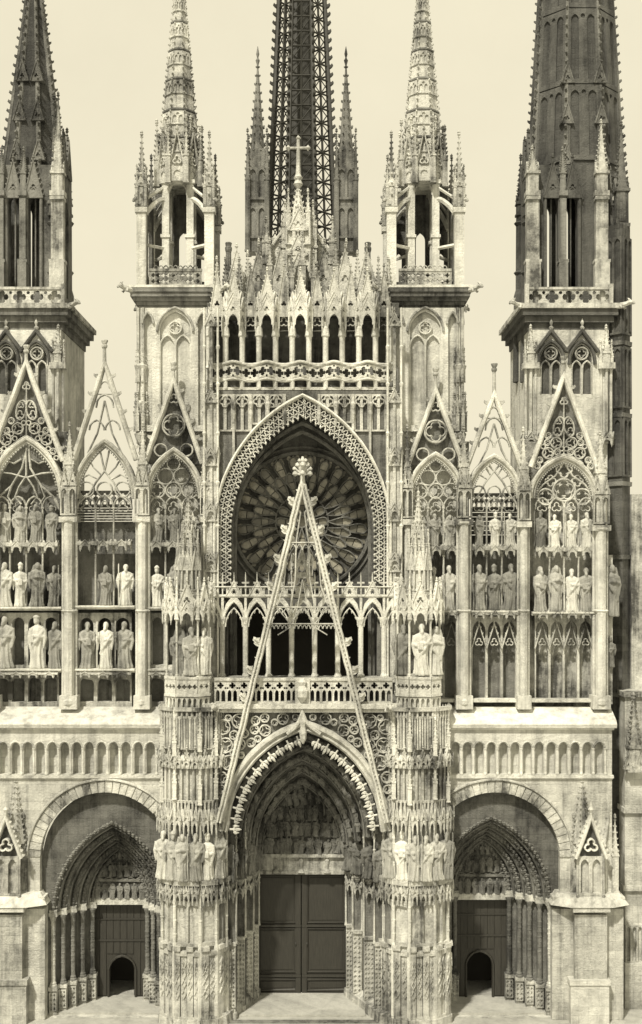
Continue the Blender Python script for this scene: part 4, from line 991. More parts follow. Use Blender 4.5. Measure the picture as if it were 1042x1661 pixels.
part('gable_tracery', t, 'stone', GB)

# statues on the portal piers
def prow(xs_, y, yt, yb, where, group, ds):
    words = ['first', 'second', 'third', 'fourth', 'fifth', 'sixth']
    for i, x in enumerate(xs_):
        statue(x, yt, yb, y, '%s robed statue from the main door on the pier beside the %s portal' % (words[i], where), group, ds[i])
prow([356, 337, 320, 299, 281, 265], yP, 1348, 1424, "slim-spired tower's", 'statues on the portal piers', [2, -8, -16, -17, -10, -1])
prow([634, 653, 671, 690, 708, 724], yP, 1348, 1424, "dark tower's", 'statues on the portal piers', [2, -8, -16, -17, -10, -1])
for xs_, nm in (([331, 312, 290], 'slim-spired tower'), ([654, 685, 707], 'dark tower')):
    for i, x in enumerate(xs_):
        statue(x, 1012, 1095, yP, '%s figure from the great gable on the pier turret of the %s side' % (['first', 'second', 'third'][i], nm), 'figures on the pier turrets', [6, -4, 4][i])

# statues in the screens
OW = ['first', 'second', 'third', 'fourth']
def srow(xs_, yt, yb, row, bayname, group):
    for i, x in enumerate(xs_):
        statue(x, yt, yb, .12, '%s statue from the rose, %s row, %s' % (OW[i], row, bayname), group)
BN = {'b1': 'bay in front of the slim-spired tower', 'b2': 'sky-backed bay, slim-spired tower side', 'b3': 'ringed bay, slim-spired tower side',
      'c3': 'ringed bay, dark tower side', 'c2': 'sky-backed bay, dark tower side', 'c1': 'bay in front of the dark tower'}
srow([85, 58, 32, 7], 818, 880, 'upper', BN['b1'], 'upper row of screen statues')
srow([88, 60, 33, 9], 912, 984, 'middle', BN['b1'], 'middle row of screen statues')
srow([90, 62, 9], 1001, 1084, 'lowest', BN['b1'], 'lowest row of screen statues')
srow([204, 171], 911, 982, 'middle', BN['b2'], 'middle row of screen statues')
srow([203, 172, 141], 1003, 1084, 'lowest', BN['b2'], 'lowest row of screen statues')
srow([309, 284, 256], 823, 880, 'upper', BN['b3'], 'upper row of screen statues')
srow([283, 256], 915, 984, 'middle', BN['b3'], 'middle row of screen statues')
srow([704, 729], 832, 886, 'upper', BN['c3'], 'upper row of screen statues')
srow([703, 729], 918, 990, 'middle', BN['c3'], 'middle row of screen statues')
srow([777, 803, 828], 830, 886, 'upper', BN['c2'], 'upper row of screen statues')
srow([777, 803, 828], 915, 990, 'middle', BN['c2'], 'middle row of screen statues')
srow([877, 901, 927, 952], 829, 888, 'upper', BN['c1'], 'upper row of screen statues')
srow([877, 901, 927, 952], 916, 992, 'middle', BN['c1'], 'middle row of screen statues')
t = MB(.4); t.box(984, 994, 900, 1142, 0, 30); ce = part('end_pier', t, 'stone', FAC)
for q in (1000, 1082):
    t = MB(.4); t.facet((lambda m: (console(m, 15, q, 18, 22, 9), m)[1])(MB()), (988, 0), (988, 30)); part('corbel', t, 'stone', ce)
statue(991, 915, 1000, .4, 'weathered statue on the upper corbel at the screen corner beside the dark tower', 'corner statues', -2)
statue(990, 1035, 1082, .4, 'small statue on the lower corbel at the screen corner beside the dark tower', 'corner statues', -2)

# ================================================================ TOP GALLERY AND NAVE GABLE
yT = 0.0
t = MB(yT); t.box(336, 648, 500, 640, 70, 76); t.box(336, 648, 595, 640, 6, 70); t.box(336, 648, 490, 512, 6, 40); tg = part('top_gallery', t, 'soot_shade', FAC)
t = MB(yT); t.box(350, 640, 629, 634, -8, 12); t.box(354, 636, 634, 639, -4, 12); t.box(340, 646, 638, 641, -1, 12); part('cornice', t, 'pale', tg)
t = MB(); t.lathe(0, 0, [(6.2, -74), (3.6, -68), (5.6, -64), (6.6, -52), (5.0, -50), (4.6, -46), (4.4, -4), (6, 0)], 8); t.lathe(0, 0, [(3.6, -70), (1, -100)], 6); tc = local('column', t, 'pale')
cols = [339 + 27.05 * k for k in range(12)]
for x in cols: inst('column', tc, tg, x, 597, yT, 2)
t = MB(); gablet(t, 13.5, 0, 25, 78, -3, 2, 9, 3.2, True, 2.6); b = lancet(13.5, 10, 22, 6, 15, 6); t.plate(rect(0, 27, -12, 22), [b], 2, 8)
t.bar(foil(13.5, 8, 8, 3, 3, -pi / 2), 1.5, 2, 5, True); t.bar([(3.5, 22)] + parch(13.5, 10, 6, 15, 6) + [(23.5, 22)], 2.4, -2, 5); gm_ = local('gablet', t, 'stone')
t = MB(); canopy(t, 13.5, 2, 38, 62, 15); canopy(t, 13.5, -20, 30, 44, 13); gablet(t, 13.5, -34, 26, 50, -5, 0, 6, 3.2, True, 2.6); cm_ = local('canopy', t, 'pale')
for k in range(11):
    x = cols[k]
    if k % 2: inst('canopy', cm_, tg, x, 528, yT, -2)
    else: inst('gablet', gm_, tg, x, 514, yT, 0)
# scalloped pierced parapet
def par_mesh(out):
    t = MB(); n_ = 8
    def f(v):
        u = v[0] / 27.05; b = -9 * sin(pi * u) if out else 3 * sin(pi * u); return (v[0], v[1] + b, v[2] + (1.6 * sin(pi * u) if out else -1.2 * sin(pi * u)))
    m = MB(); w = 27.05
    m.plate(polyline([(0, -40), (w, -40), (w, -14), (0, -14), (0, -40)], 8)[:-1], [foil(w * (i + .5) / 2, -27, 7.2, 4, 3) for i in range(2)] + [circ(w / 2, -19, 2, 6), circ(w / 2, -35, 2, 6)], 0, 4)
    m.bar([(w * i / 8, -41) for i in range(9)], 4.5, -3, 6); m.bar([(w * i / 8, -14) for i in range(9)], 3.4, -2, 6)
    for i in range(1): m.lathe(0, 2, [(4, -14), (3.4, 0)], 6)
    t.merge(m, f); return local('parapet_panel', t, 'pale')
pm = [par_mesh(False), par_mesh(True)]
for k in range(11): inst('parapet_panel', pm[k % 2], tg, cols[k], 632, yT, -8)
# second thicket of gables and pinnacles behind
t = MB(); gablet(t, 0, 0, 34, 66, -3, 2, 6, 3.4, True, 3); t.plate(rect(-17, 17, 0, 30), [lancet(-7.5, 5.5, 29, 14, 8, 3), lancet(7.5, 5.5, 29, 14, 8, 3)], -2, 3); g2 = local('gablet', t, 'stone')
for k in range(7): inst('gablet', g2, tg, 384 + 35.2 * k, 470, 1.0)
pinm = []
for w_, hs, hp in ((8, 40, 40), (10, 50, 50), (12, 52, 60)):
    t = MB(); pinnacle(t, 0, 0, 0, w_, hs, hp, 6, 3); pinm.append(local('pinnacle', t, 'stone'))
for x, b, k, y in ((352, 500, 0, .4), (366, 500, 0, .9), (388, 500, 0, .4), (402, 490, 0, 1.2), (420, 490, 1, 1.2), (438, 470, 0, 1.0), (455, 490, 1, 1.2), (473, 490, 0, .4), (491, 480, 1, .4), (509, 490, 0, .4), (527, 490, 1, 1.2), (545, 470, 0, 1.0), (562, 490, 1, 1.2), (580, 490, 0, 1.2), (594, 500, 0, .4), (614, 500, 0, .9), (630, 500, 0, .4)):
    inst('pinnacle', pinm[k], tg, x, b, y)
for x in (371, 597):
    t = MB(1.6); t.lathe(x, 0, [(5, 470), (4.4, 410), (5.6, 406), (5.6, 402), (4.6, 400), (5.4, 394), (4, 393)], 8); part('gable_post', t, 'soot_shade', tg)
# nave gable with flanking posts and the cross
yN = 3.2
t = MB(yN); t.plate([(392, 500), (392, 466), (484, 338), (576, 466), (576, 500)], [foil(484, 420, 22, 4, 4), foil(452, 458, 9, 3, 3), foil(516, 458, 9, 3, 3), foil(484, 376, 8, 3, 3, -pi / 2)], 2, 10)
ng = part('nave_gable', t, 'stone', FAC)
t = MB(yN); t.bar([(392, 468), (484, 340), (576, 468)], 6, -3, 10); part('gable_coping', t, 'pale', ng)
for k in range(7):
    for sx in (-1, 1): inst('crocket', crocket_mesh(8, 'stone'), ng, 484 + sx * (12 + 12 * k), 356 + 16.6 * k, yN, 2, sx < 0)
for x, yt in ((432, 356), (540, 356), (463, 330), (508, 330)):
    t = MB(yN - .4); t.box(x - 6, x + 6, yt + 44, 480, -6, 6); pinnacle(t, x, 0, yt + 60, 11, 22, 38, 4, 3); 
    for q in (yt + 70, yt + 96): t.box(x - 8, x + 8, q, q + 4, -8, 8)
    part('gable_pinnacle', t, 'stone', ng)
t = MB(yN - .6); t.prism([(484 + a, b) for a, b in ((-20, -10), (20, -10), (20, 10), (-20, 10))], 370, 470)
for q in (370, 410, 440): blind(t, 464, 504, q, q + 30, 3, -14, -10, .2); gablet(t, 484, q + 8, 30, 34, -16, -12, 5, 3, True, 2.6)
for s_ in (-1, 1): pinnacle(t, 484 + s_ * 16, -6, 372, 7, 26, 34, 4, 2.5)
spire8(t, 484, 0, 372, 15, 296, 8, 8, 4); t.lathe(484, 0, [(3, 306), (8, 299), (5, 293), (8, 288), (3, 284), (2.6, 278)], 8); part('crowning_pinnacle', t, 'stone', ng)
t = MB(yN - .6); t.lathe(484, 0, [(7, 290), (4, 282), (3.2, 270), (2.6, 228), (1, 222)], 6); t.tube([(468, 0, -240), (500, 0, -240)], 2.4, 6)
for x, yy in ((468, 240), (500, 240), (484, 224)): t.lathe(x, 0, [(.5, yy - 5), (4.4, yy), (.5, yy + 5)], 6)
part('cross', t, 'pale', ng)
t = MB(yN + 1); t.add([(400, 0, -500), (568, 0, -500), (484, 0, -395), (400, 900, -500), (568, 900, -500), (484, 900, -395)], [(0, 1, 2), (3, 5, 4), (0, 2, 5, 3), (1, 4, 5, 2)]); part('nave_roof', t, 'slate', FAC)

# ================================================================ LANTERN TURRETS
def turret(tc):
    y = 0.7; C = 56
    pl = [(tc - C, 0), (tc + C, 0), (tc + C, 2 * C), (tc - C, 2 * C)]
    t = MB(y); t.prism([(tc + (a - tc) * .96, C + (b - C) * .96) for a, b in pl], 500, 880); T = part('turret', t, 'pale', FAC)
    sides = list(zip(pl, pl[1:] + pl[:1]))
    for p0, p1 in sides:
        t = MB(); ln = 2 * C
        hs = [lancet(12, 7, 690, 524, 14, 5), lancet(ln - 12, 7, 690, 524, 14, 5), lancet(ln / 2, 25, 690, 538, 32, 9)]
        t.plate(rect(0, ln, 500, 700), hs, -4, 1)
        for k in (-1, 1): t.bar([(ln / 2 + k * 12.5 - 12, 690)] + parch(ln / 2 + k * 12.5, 12, 562, 18, 6) + [(ln / 2 + k * 12.5 + 12, 690)], 2.8, -3, 1)
        t.bar(circ(ln / 2, 532, 10, 14), 2.6, -3, 1, True); t.bar(foil(ln / 2, 532, 8, 4, 3), 1.5, -2, 1, True)
        m = MB(y); m.facet(t, p0, p1); part('blind_window', m, 'pale', T)
        t = MB()
        for x, h, n_ in ((ln / 2, 31, 22), (12, 11, 10), (ln - 12, 11, 10)):
            p = parch(x, h - 2, 538 if h > 20 else 526, 38 if h > 20 else 18, 8); t.bar(p, 4, -8, 0)
            for i in range(n_):
                q = i / n_ * 16; a = int(q); t.lathe(lerp(p[a][0], p[a + 1][0], q - a), -6, [(.3, lerp(p[a][1], p[a + 1][1], q - a) - 2), (2.2, lerp(p[a][1], p[a + 1][1], q - a)), (.3, lerp(p[a][1], p[a + 1][1], q - a) + 2)], 5)
        m = MB(y); m.facet(t, p0, p1); part('hood_mould', m, 'stone', T)
    for a, b in pl:
        t = MB(y)
        for ox in (-1, 0, 1):
            for od in (-1, 0, 1):
                if ox and od or (not ox and not od):
                    t.lathe(a + ox * 4, b + od * 4, [(3.2, 500), (2.6, 506), (2.6, 720)], 6)
        for q in (590, 650, 700): t.lathe(a, b, [(7, q), (11, q + 4), (8, q + 14), (5, q + 22)], 8)
        for k in range(6): pinnacle(t, a + 7 * cos(k * pi / 3), b + 7 * sin(k * pi / 3), 620 + 0, 4, 22, 30, 4, 2.2)
        for k in range(6): pinnacle(t, a + 9 * cos(k * pi / 3), b + 9 * sin(k * pi / 3), 700, 5, 26, 34, 4, 2.4)
        part('corner_shafts', t, 'stone', T)
    t = MB(y)
    for h, q0, q1 in ((1.06, 496, 503), (1.12, 490, 496), (1.2, 484, 490), (1.27, 476, 484), (1.31, 469, 477)):
        t.box(tc - C * h, tc + C * h, q0, q1, C - C * h, C + C * h)
    part('cornice', t, 'soot_shade', T)
    t = MB(y); t.box(tc - C * 1.33, tc + C * 1.33, 466, 470, C - C * 1.33, C + C * 1.33); part('cornice_edge', t, 'pale', T)
    for a, b in pl:
        t = MB(y); gargoyle(t, tc + (a - tc) * 1.28, C + (b - C) * 1.28, 474, .75 if a > tc else -.75, -.66 if b < C else .66, 20); part('gargoyle', t, 'stone', T)
    # balustrade
    r = C * .98; pb = [(tc - r, C - r), (tc + r, C - r), (tc + r, C + r), (tc - r, C + r)]
    for p0, p1 in zip(pb, pb[1:] + pb[:1]):
        ln = 2 * r; t = MB(); n_ = 10; a0, w = 15, (ln - 30) / 10
        t.plate(rect(12, ln - 12, 438, 466), [foil(a0 + w * (i + .5), q, 3.9, 4, 2) for i in range(n_) for q in (446.5, 456.5)], -2, 2); t.box(12, ln - 12, 436, 440, -3, 3)
        for i in range(9): t.bar(parch(a0 + w * (i + 1), w * .48, 436, w * .7, 3), 1.4, -1, 1.5)
        m = MB(y); m.facet(t, p0, p1); part('balustrade', m, 'stone', T)
    # corner piers with pinnacles
    for a, b in pb:
        ia, ib = a, b
        t = MB(y); t.box(ia - 7.5, ia + 7.5, 344, 468, ib - 7.5, ib + 7.5); t.box(ia - 10, ia + 10, 338, 346, ib - 10, ib + 10); part('corner_pier', t, 'pale', T)
        t = MB(y); pinnacle(t, ia, ib, 342, 15, 40, 84, 9, 3.4, .62)
        for ox in (-7, 7):
            for od in (-7, 7): pinnacle(t, ia + ox, ib + od, 336, 4.5, 30, 34, 4, 2)
        for q in (318, 300, 286): 
            for k in range(4): t.crocket(ia + (5, -5, 0, 0)[k] * 1.4, ib + (0, 0, 5, -5)[k] * 1.4, q, (1, -1, 0, 0)[k], (0, 0, 1, -1)[k], 5)
        part('pinnacle', t, 'stone', T)
        t = MB(y); ua, ub = (1 if a > tc else -1), (1 if b > C else -1)      # flying arch and strut to the octagon
        P = [(lerp(ia, tc + ua * 19, f), lerp(ib, C + ub * 19, f), -(354 - 42 * sin(f * pi / 2))) for f in [i / 8 for i in range(9)]]
        t.tube(P, 4.2, 5); t.tube([(ia, ib, -326), (tc + ua * 20, C + ub * 20, -290)], 2.6, 5); part('flying_arch', t, 'pale', T)
        t = MB(y); t.tube([(ia, ib, -396), (tc + ua * 20, C + ub * 20, -394)], 3, 5); part('strut', t, 'pale', T)
        t = MB(y); gargoyle(t, ia, ib, 330, ua * .8, ub * .6, 14); part('gargoyle', t, 'stone', T)
    # octagonal lantern
    r = 28.5
    for j in range(4):
        a = pi / 4 + j * pi / 2; x, d = tc + r * cos(a), C + r * sin(a)
        t = MB(y); t.box(x - 6, x + 6, 286, 470, d - 6, d + 6); t.box(x - 8, x + 8, 372, 377, d - 8, d + 8); t.box(x - 8, x + 8, 282, 288, d - 8, d + 8); pinnacle(t, x, d, 284, 9, 44, 60, 6, 3.4); part('lantern_column', t, 'pale', T)
    for j in range(4):
        def face(m, ln):
            m.plate([(0, 312), (4, 312)] + parch(ln / 2, ln / 2 - 6, 306, 24, 6) + [(ln - 4, 312), (ln, 312), (ln, 258), (0, 258)], (), -3, 3); m.bar(parch(ln / 2, ln / 2 - 5, 306, 26, 6), 3.4, -5, 0)
            gablet(m, ln / 2, 280, ln * .85, 72, -6, -2, 7, 3.6, True, 4)
        t = MB(); ln = 2 * r * sin(pi / 4); face(t, ln); m = MB(y); h = ln / 2
        P4 = [(tc - h, C - h), (tc + h, C - h), (tc + h, C + h), (tc - h, C + h)]; m.facet(t, P4[j], P4[(j + 1) % 4]); part('lantern_arcade', m, 'stone', T)
        t = MB(); t.plate(rect(4, ln - 4, 430, 466), [circ(ln * .33, 440, 4, 8), circ(ln * .67, 440, 4, 8)], -2, 2); m = MB(y); m.facet(t, P4[j], P4[(j + 1) % 4]); part('lantern_parapet', m, 'stone', T)
    t = MB(y); t.plate(rect(tc - 48, tc + 48, 262, 468), [lancet(tc + 1, 8, 432, 362, 14, 4), lancet(tc - 36, 5, 432, 392, 9, 4), lancet(tc + 36, 5, 432, 392, 9, 4)], 2 * C - 8, 2 * C - 3); part('rear_shade_screen', t, 'soot_shade', T)  # dark plate added to darken the lantern openings
    for sx in (-1, 1):
        t = MB(); t.plate(rect(0, 80, 300, 468), [lancet(40, 24, 462, 372, 34, 5)], -3, 3); m = MB(y); m.facet(t, (tc + sx * 52, C - 40), (tc + sx * 52, C + 40)); part('side_shade_screen', m, 'soot_shade', T)  # added dark plates, shade for the lantern sides
    t = MB(y); t.lathe(tc, C, [(34, 470), (34, 464), (12, 460)], 8, pi / 8); part('lantern_floor', t, 'stone', T)
    t = MB(y); t.lathe(tc, C, [(36, 268), (36, 284), (30, 290)], 8, pi / 8); part('lantern_vault', t, 'stone', T)
    t = MB(y); R0 = 36; YB, YT = 262, -105
    spire8(t, tc, C, YB, R0, YT, 8, 34, 5.0); sp = part('turret_spire', t, 'stone', T)
    for j in range(8):
        a = pi / 8 + j * pi / 4
        t = MB(y); pinnacle(t, tc + 39 * cos(a), C + 39 * sin(a), 290, 8, 44, 52 if j % 2 else 62, 7, 3.4, .7); part('pinnacle', t, 'stone', sp)
        a1 = a + pi / 4; p0 = (tc + 38 * cos(a1), C + 38 * sin(a1)); p1 = (tc + 38 * cos(a), C + 38 * sin(a)); ln = math.hypot(p0[0] - p1[0], p0[1] - p1[1])
        t = MB(); gablet(t, ln / 2, 268, ln * .96, 62, -2, 3, 7, 3.4, True, 3.4, False); t.plate(rect(0, ln, 262, 286), [circ(ln / 2, 274, 6, 8)], 0, 4)
        m = MB(y); m.facet(t, p1, p0); part('gablet', m, 'stone', sp)
    rr = lambda q: lerp(R0, .8, (YB - q) / (YB - YT))
    for q in (62, 112, 165, 212, 14, -30):
        t = MB(y); t.lathe(tc, C, [(rr(q + 3) + .5, q + 3), (rr(q) + 3, q + 1), (rr(q) + 3, q - 1), (rr(q - 3) + .5, q - 3)], 8, pi / 8); part('ring_moulding', t, 'soot_shade', sp)
        t = MB(y); k = rr(q + 26) + .6
        band_face(t, tc, C, k, q + 26, rr(q + 3) + .6, q + 3, lambda m, ln: m.plate(rect(.6, ln - .6, q + 3, q + 26), [lancet(ln * .28, ln * .15, q + 23, q + 14, 4, 3), lancet(ln * .72, ln * .15, q + 23, q + 14, 4, 3), circ(ln / 2, q + 8, ln * .12, 6)], -1.6, 1)); part('spire_panels', t, 'stone', sp)
turret(285); turret(690)

# ================================================================ BELL TOWERS
def tower(th, fx0, fx1, wins, lanc, rear, pin_l, pin_r, mat, lmat, roof, sgn):
    y = 2.0; w = fx1 - fx0; dep = 190
    t = MB(y); t.box(fx0, fx1, 500, 1200, 2, dep); body = part('tower_body', t, lmat, th)
    # gabled blind windows
    hs = [lancet(x, 17, 640, 585, 26, 6) for x in wins]
    t = MB(y); t.plate(rect(fx0, fx1, 536, 720), hs, -5, 2); part('tower_front', t, lmat, body)
    for x in wins:
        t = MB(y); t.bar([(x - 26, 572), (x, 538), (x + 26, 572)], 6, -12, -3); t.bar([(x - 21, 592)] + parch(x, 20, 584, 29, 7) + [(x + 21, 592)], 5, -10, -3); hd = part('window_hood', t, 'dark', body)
        t = MB(y); t.bar(circ(x, 574, 10, 14), 3, -6, 1, True); t.bar(foil(x, 574, 7, 4, 3), 1.6, -4, 1, True)
        for k in (-1, 1): t.bar([(x + k * 8.5 - 8, 640)] + parch(x + k * 8.5, 7.5, 598, 12, 5) + [(x + k * 8.5 + 8, 640)], 2.6, -6, 1)
        part('window_tracery', t, 'stone', body)
        t = MB(y); t.lathe(x, -8, [(2, 540), (4, 533), (1.5, 530), (3, 525), (.3, 518)], 6); part('finial', t, 'stone', body)
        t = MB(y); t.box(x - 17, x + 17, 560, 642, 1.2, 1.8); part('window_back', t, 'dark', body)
    for x in (fx0 + 2, fx1 - 4):
        t = MB(y)
        for k in (-8, 0, 8): t.lathe(x + k, -6 - (2 if not k else 0), [(3.4, 598), (2.4, 604), (2.4, 700), (3.4, 706)], 6)
        t.box(x - 13, x + 13, 590, 600, -14, 4)
        pinnacle(t, x, -6, 592, 11, 18, 40, 6, 3.4); pinnacle(t, x - 9, -6, 592, 5, 12, 24, 4, 2); pinnacle(t, x + 9, -6, 592, 5, 12, 24, 4, 2)
        canopy(t, x, 722, 28, 28, 12); part('corner_shafts', t, 'stone', body)
    # cornice and balustrade
    t = MB(y)
    for e, q0, q1 in ((2, 524, 536), (8, 514, 524), (14, 503, 514)): t.box(fx0 - e, fx1 + e, q0, q1, -e, dep + e)
    part('cornice', t, mat, body)
    t = MB(y); t.box(fx0 - 18, fx1 + 18, 495, 503, -18, dep + 18); part('cornice_edge', t, 'stone', body)
    t = MB(y); n_ = max(4, round(w / 26)); ww = (w + 8) / n_; t.plate(rect(fx0 - 4, fx1 + 4, 470, 496), [foil(fx0 - 4 + ww * (i + .5), 483, 11, 4, 4) for i in range(n_)] + [circ(fx0 - 4 + ww * i, 476, 3, 6) for i in range(1, n_)], -6, -2); t.box(fx0 - 6, fx1 + 6, 467, 471, -8, 0); bl = part('balustrade', t, 'stone', body)
    for x in (fx0 - 4, fx1 + 4):
        t = MB(y); t.box(x - 3, x + 3, 462, 498, -9, 2); part('balustrade_post', t, 'stone', bl)
    for x, sx in ((fx0 - 12, -1), (fx1 + 12, 1)):
        t = MB(y); gargoyle(t, x, -12, 500, sx * .8, -.6, 26); part('gargoyle', t, 'stone', body)
    # belfry stage with lancets
    t = MB(y); t.plate(rect(fx0 + 4, fx1 - 4, 262, 500), [lancet(x, 11, 470, 322, 20, 6) for x in lanc], 16, 40); bf = part('belfry', t, mat, th)
    t = MB(y)
    t.plate(rect(fx0 + 4, fx1 - 4, 262, 500), [lancet(x, 11, 470, 322, 20, 6) for x in lanc], 92, 100)
    for sx in (fx0 + 4, fx1 - 14):
        q = MB(); q.plate(rect(0, 76, 262, 500), [lancet(38, 16, 470, 330, 30, 6)], 0, 10); t.merge(q, lambda v: (sx + v[1], 16 + v[0], v[2]))
    part('belfry_back', t, mat, bf)
    t = MB(y)
    for d in (30, 66):
        for sx, k in ((fx0 + 4, -1), (fx1 - 4, 1)):
            q = MB(); gablet(q, 0, 268, 34, 60, -2, 3, 6, 3.4, True, 3); t.merge(q, lambda v: (sx + v[1], d + v[0], v[2]))
    part('side_gablets', t, mat, bf, kind='stuff')
    for x in lanc:
        t = MB(y); t.bar([(x - 12, 470)] + parch(x, 12, 322, 22, 8) + [(x + 12, 470)], 5, 10, 20); gablet(t, x, 318, 30, 62, 8, 12, 7, 3.4, True, 3); part('lancet_frame', t, mat, bf)
        t = MB(y); t.lathe(x, 26, [(1.6, 306), (1.6, 470)], 6); part('mullion', t, mat, bf)
    xs_ = sorted([fx0 + 8] + [(a + b) / 2 for a, b in zip(lanc, lanc[1:])] + [fx1 - 8])
    for i, x in enumerate(xs_):
        big = i in (0, len(xs_) - 1); ww = 20 if big else 10; top = (pin_l if i == 0 else pin_r) if big else 240
        t = MB(y); t.box(x - ww / 2, x + ww / 2, 320, 500, 4, 20); t.box(x - ww / 2 - 3, x + ww / 2 + 3, 420, 425, 0, 20); t.box(x - ww / 2 - 2, x + ww / 2 + 2, 308, 316, 2, 22); t.prism([(x - ww / 2 - 2, 0), (x + ww / 2 + 2, 0), (x + ww / 2 + 2, 20), (x - ww / 2 - 2, 20)], 424, 500)
        pinnacle(t, x, 12, 322, ww * .9, 44, 322 - 44 - top, 10, 3.4); part('belfry_buttress', t, 'soot_shade' if not big else 'stone', bf)
    # slender pinnacles on the rear corner that shows past the front
    for px_, top, d in rear:
        t = MB(y); k = (D + y) ; s = S(y); k2 = (D + y + d * s) / (D + y)
        x = 521 + (px_ - 521) * k2; yb_ = HOR + (620 - HOR) * k2; ym = HOR + (345 - HOR) * k2; yt_ = HOR + (top - HOR) * k2
        t.lathe(x, d, [(14, yb_), (12, HOR + (480 - HOR) * k2), (9, HOR + (470 - HOR) * k2), (8, ym)], 8, pi / 8); pinnacle(t, x, d, ym + 6, 14, 20, ym - 14 - yt_, 9, 3.6)
        for q in (300, 380, 440): t.lathe(x, d, [(9, HOR + (q + 60 - HOR) * k2), (12, HOR + (q + 63 - HOR) * k2), (9, HOR + (q + 67 - HOR) * k2)], 8)
        part('rear_pinnacle', t, mat, bf)
    # roof
    rc, r0, yb_, r1, yt_, n_ = roof; dR = r0 + 16
    t = MB(y); t.lathe(rc, dR, [(r0 * 1.04, yb_ + 6), (r0, yb_), (r1, yt_)], n_, pi / n_); rf = part('tower_roof', t, 'slate', bf)
    for j in range(n_):
        a = pi / n_ + 2 * pi * j / n_
        t = MB(y); t.tube([(rc + lerp(r0, r1, f) * cos(a), dR + lerp(r0, r1, f) * sin(a), -lerp(yb_, yt_, f)) for f in (0, .5, 1)], [4, 3.4, 2.6], 6)
        m = int((yb_ - yt_) / 15)
        for i in range(m):
            f = (i + .5) / m; r = lerp(r0, r1, f) + 2; t.crocket(rc + r * cos(a), dR + r * sin(a), lerp(yb_, yt_, f), cos(a), sin(a), 7 - 3 * f)
        part('roof_rib', t, 'soot_shade', rf)
    if r1 > 20:
        for i, q in enumerate(range(int(yt_) - 10, int(yb_) - 60, 128)):
            f = lambda z: lerp(r0, r1, (yb_ - z) / (yb_ - yt_)) + .6
            t = MB(y); band_face(t, rc, dR, f(q + 126), q + 126, f(q), q, lambda m, ln: m.plate(rect(3, ln - 3, q, q + 126), [lancet(ln * .25, ln * .12, q + 118, q + 18, 9, 3), lancet(ln * .75, ln * .12, q + 118, q + 18, 9, 3), circ(ln * .5, q + 12, 4, 8)], -2.4, 1), n_, pi / n_); part('roof_panelling', t, 'dark', rf)
    for i in range(6):
        q = yb_ - 8 - i * 34; r = lerp(r0, r1, (yb_ - q) / (yb_ - yt_)) * cos(pi / n_)
        if i % 2: continue
        for k in (-.4, .4):
            t = MB(y); gablet(t, rc + r * k, q, 20, 34, dR - r - 6, dR - r + 8, 4, 3, True, 3); part('dormer', t, 'soot_shade', rf)
    return body
TL = thing('bell_tower', 'stone bell tower with slim steep slate spire and open belfry lancets', 'tower', 20, gy(2), 2, 90)
tower(TL, -62, 100, [12, 61], [-20, 19, 52], [(109, 214, 112), (96, 205, 60), (88, 160, 20)], 150, 150, 'soot_shade', 'pale', (40, 50, 262, 3, -110, 8), -1)
TR = thing('bell_tower', 'dark sooty bell tower with broad crocketed slate top', 'tower', 930, gy(2), 2, 90)
tower(TR, 858, 986, [893, 943], [899, 931], [(845, 256, 112), (857, 215, 55)], 238, 195, 'dark', 'pale', (953, 80, 268, 58, -120, 8), 1)
# stair buttress of the right tower and its stages, soot and shade in its colour
y = 1.4; G = gy(y)
t = MB(y); t.prism([(986, 60), (990, 30), (1012, 8), (1030, 30), (1034, 130), (986, 130)], 360, G); sb = part('stair_buttress', t, 'ashdark', TR)
for q in (550, 668, 780, 900, 1125, 1440):
    t = MB(y); t.prism([(984, 62), (988, 27), (1012, 4), (1033, 28), (1037, 132), (984, 132)], q, q + 7); part('string_course', t, 'soot_shade', sb)
for q0, q1 in ((380, 540), (560, 660), (676, 772)):
    for p0, p1 in (((990, 30), (1012, 8)), ((1012, 8), (1030, 30))):
        m = MB(); ln = math.hypot(p1[0] - p0[0], p1[1] - p0[1]); blind(m, 0, ln, q0, q1, 2, -3, 1, .15); t = MB(y); t.facet(m, p0, p1); part('blind_tracery', t, 'ashdark', sb)
t = MB(y); pinnacle(t, 1016, 34, 360, 20, 60, 110, 10, 4); pinnacle(t, 1000, 40, 362, 9, 40, 60, 6, 3); part('pinnacle', t, 'soot_shade', sb)
t = MB(y); t.tube([(990, 40, -310), (1004, 36, -360), (1022, 34, -400)], 4, 6); part('flying_arch', t, 'soot_shade', sb)
y = .6; G = gy(y)
t = MB(y); t.box(1014, 1062, 1130, G, 0, 60); lb = part('lower_buttress', t, 'ashlar', TR)
for q in (1122, 1310, 1436):
    t = MB(y); t.box(1011, 1066, q, q + 8, -5, 62); part('string_course', t, 'stone', lb)
t = MB(y); pinnacle(t, 1026, -6, 1250, 18, 40, 78, 9, 5)
for s_ in (-1, 1): gablet(t, 1026 + s_ * 9, 1246, 16, 30, -16, -12, 4, 3, True, 2.4)
part('pinnacle', t, 'stone', lb)
t = MB(y); t.box(1012, 1042, 1560, G, -10, 10); blind(t, 1014, 1042, 1500, 1560, 3, -5, 2, .2); part('plinth', t, 'ashlar', lb)
t = MB(1.4); t.box(1030, 1064, 800, 1135, 20, 120); part('aisle_wall', t, 'stone', TR)

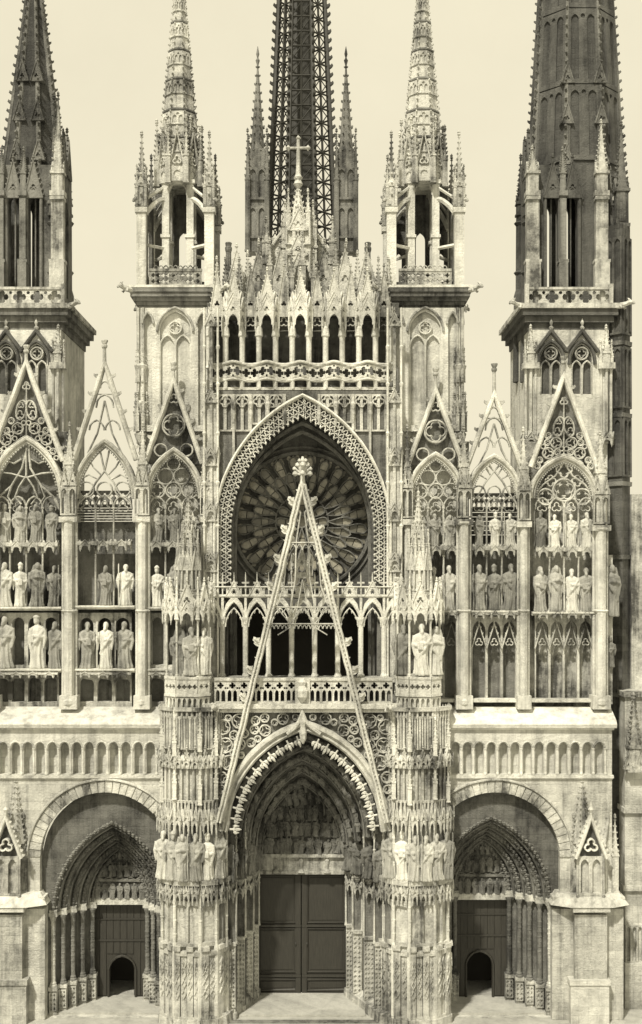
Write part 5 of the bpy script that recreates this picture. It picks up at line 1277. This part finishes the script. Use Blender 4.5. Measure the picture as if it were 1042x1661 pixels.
# ================================================================ CROSSING SPIRE (cast iron, far behind)
SP = thing('crossing_spire', 'dark openwork cast-iron spire rising behind the stone gable cross', 'spire', 491, gy(60), 60, 0)
yS = 60; cx = 490
rad_ = lambda q: lerp(60, 40.5, (430 - q) / 410.0)
t = MB(yS); t.box(cx - 62, cx + 62, 420, gy(yS), -62, 62); base = part('spire_base', t, 'ashdark', SP)
ang = [pi / 8 + j * pi / 4 for j in range(8)]
for a in ang:
    t = MB(yS); t.tube([(cx + rad_(q) * cos(a), rad_(q) * sin(a), -q) for q in (430, 200, -60)], [4.2, 3.8, 3.4], 6)
    for i in range(34):
        q = 424 - i * 14; t.crocket(cx + (rad_(q) + 3) * cos(a), (rad_(q) + 3) * sin(a), q, cos(a), sin(a), 6)
    part('corner_rib', t, 'iron', SP)
for j in range(8):
    a0, a1 = ang[j], ang[(j + 1) % 8]
    P = lambda u, q: (cx + rad_(q) * lerp(cos(a0), cos(a1), u), rad_(q) * lerp(sin(a0), sin(a1), u), -q)
    t = MB(yS)
    for u in (.5,): t.tube([P(u, 430), P(u, -60)], 1.5, 4)
    for i in range(20):
        q = 428 - i * 24
        t.tube([P(0, q), P(1, q)], 1.7, 4)
        for k in range(2):
            u0 = k / 2; t.tube([P(u0, q), P(u0 + .5, q - 24)], .9, 4)

    part('lattice', t, 'iron', SP)
t = MB(yS)
for s_ in (-1, 1): t.prism([(cx + s_ * 1.4, -15), (cx + s_ * 17, -12), (cx + s_ * 17, 12), (cx + s_ * 1.4, 15)], -60, 430)
for i in range(11): t.box(cx - 17, cx + 17, 430 - i * 47, 452 - i * 47, -13, 13)
part('stair_core', t, 'iron', SP)
for x, top in ((422, 112), (560, 112)):
    for d in (-70, 70):
        if d > 0: continue
        t = MB(yS)
        t.box(x - 13, x + 13, 270, 430, d - 13, d + 13)
        for q in (300, 360): blind(t, x - 14, x + 14, q, q + 50, 2, d - 16, d - 12, .15)
        spire8(t, x, d, 280, 12.5, top + 20, 8, 11, 3.6); t.lathe(x, d, [(1.2, top + 24), (3.4, top + 16), (1, top + 12), (2.6, top + 6), (.4, top - 6)], 6)
        for ox in (-15, 15):
            for od in (-15, 15): pinnacle(t, x + ox, d + od, 430, 7, 110, 76, 7, 2.6)
        part('corner_spirelet', t, 'soot_shade', SP)
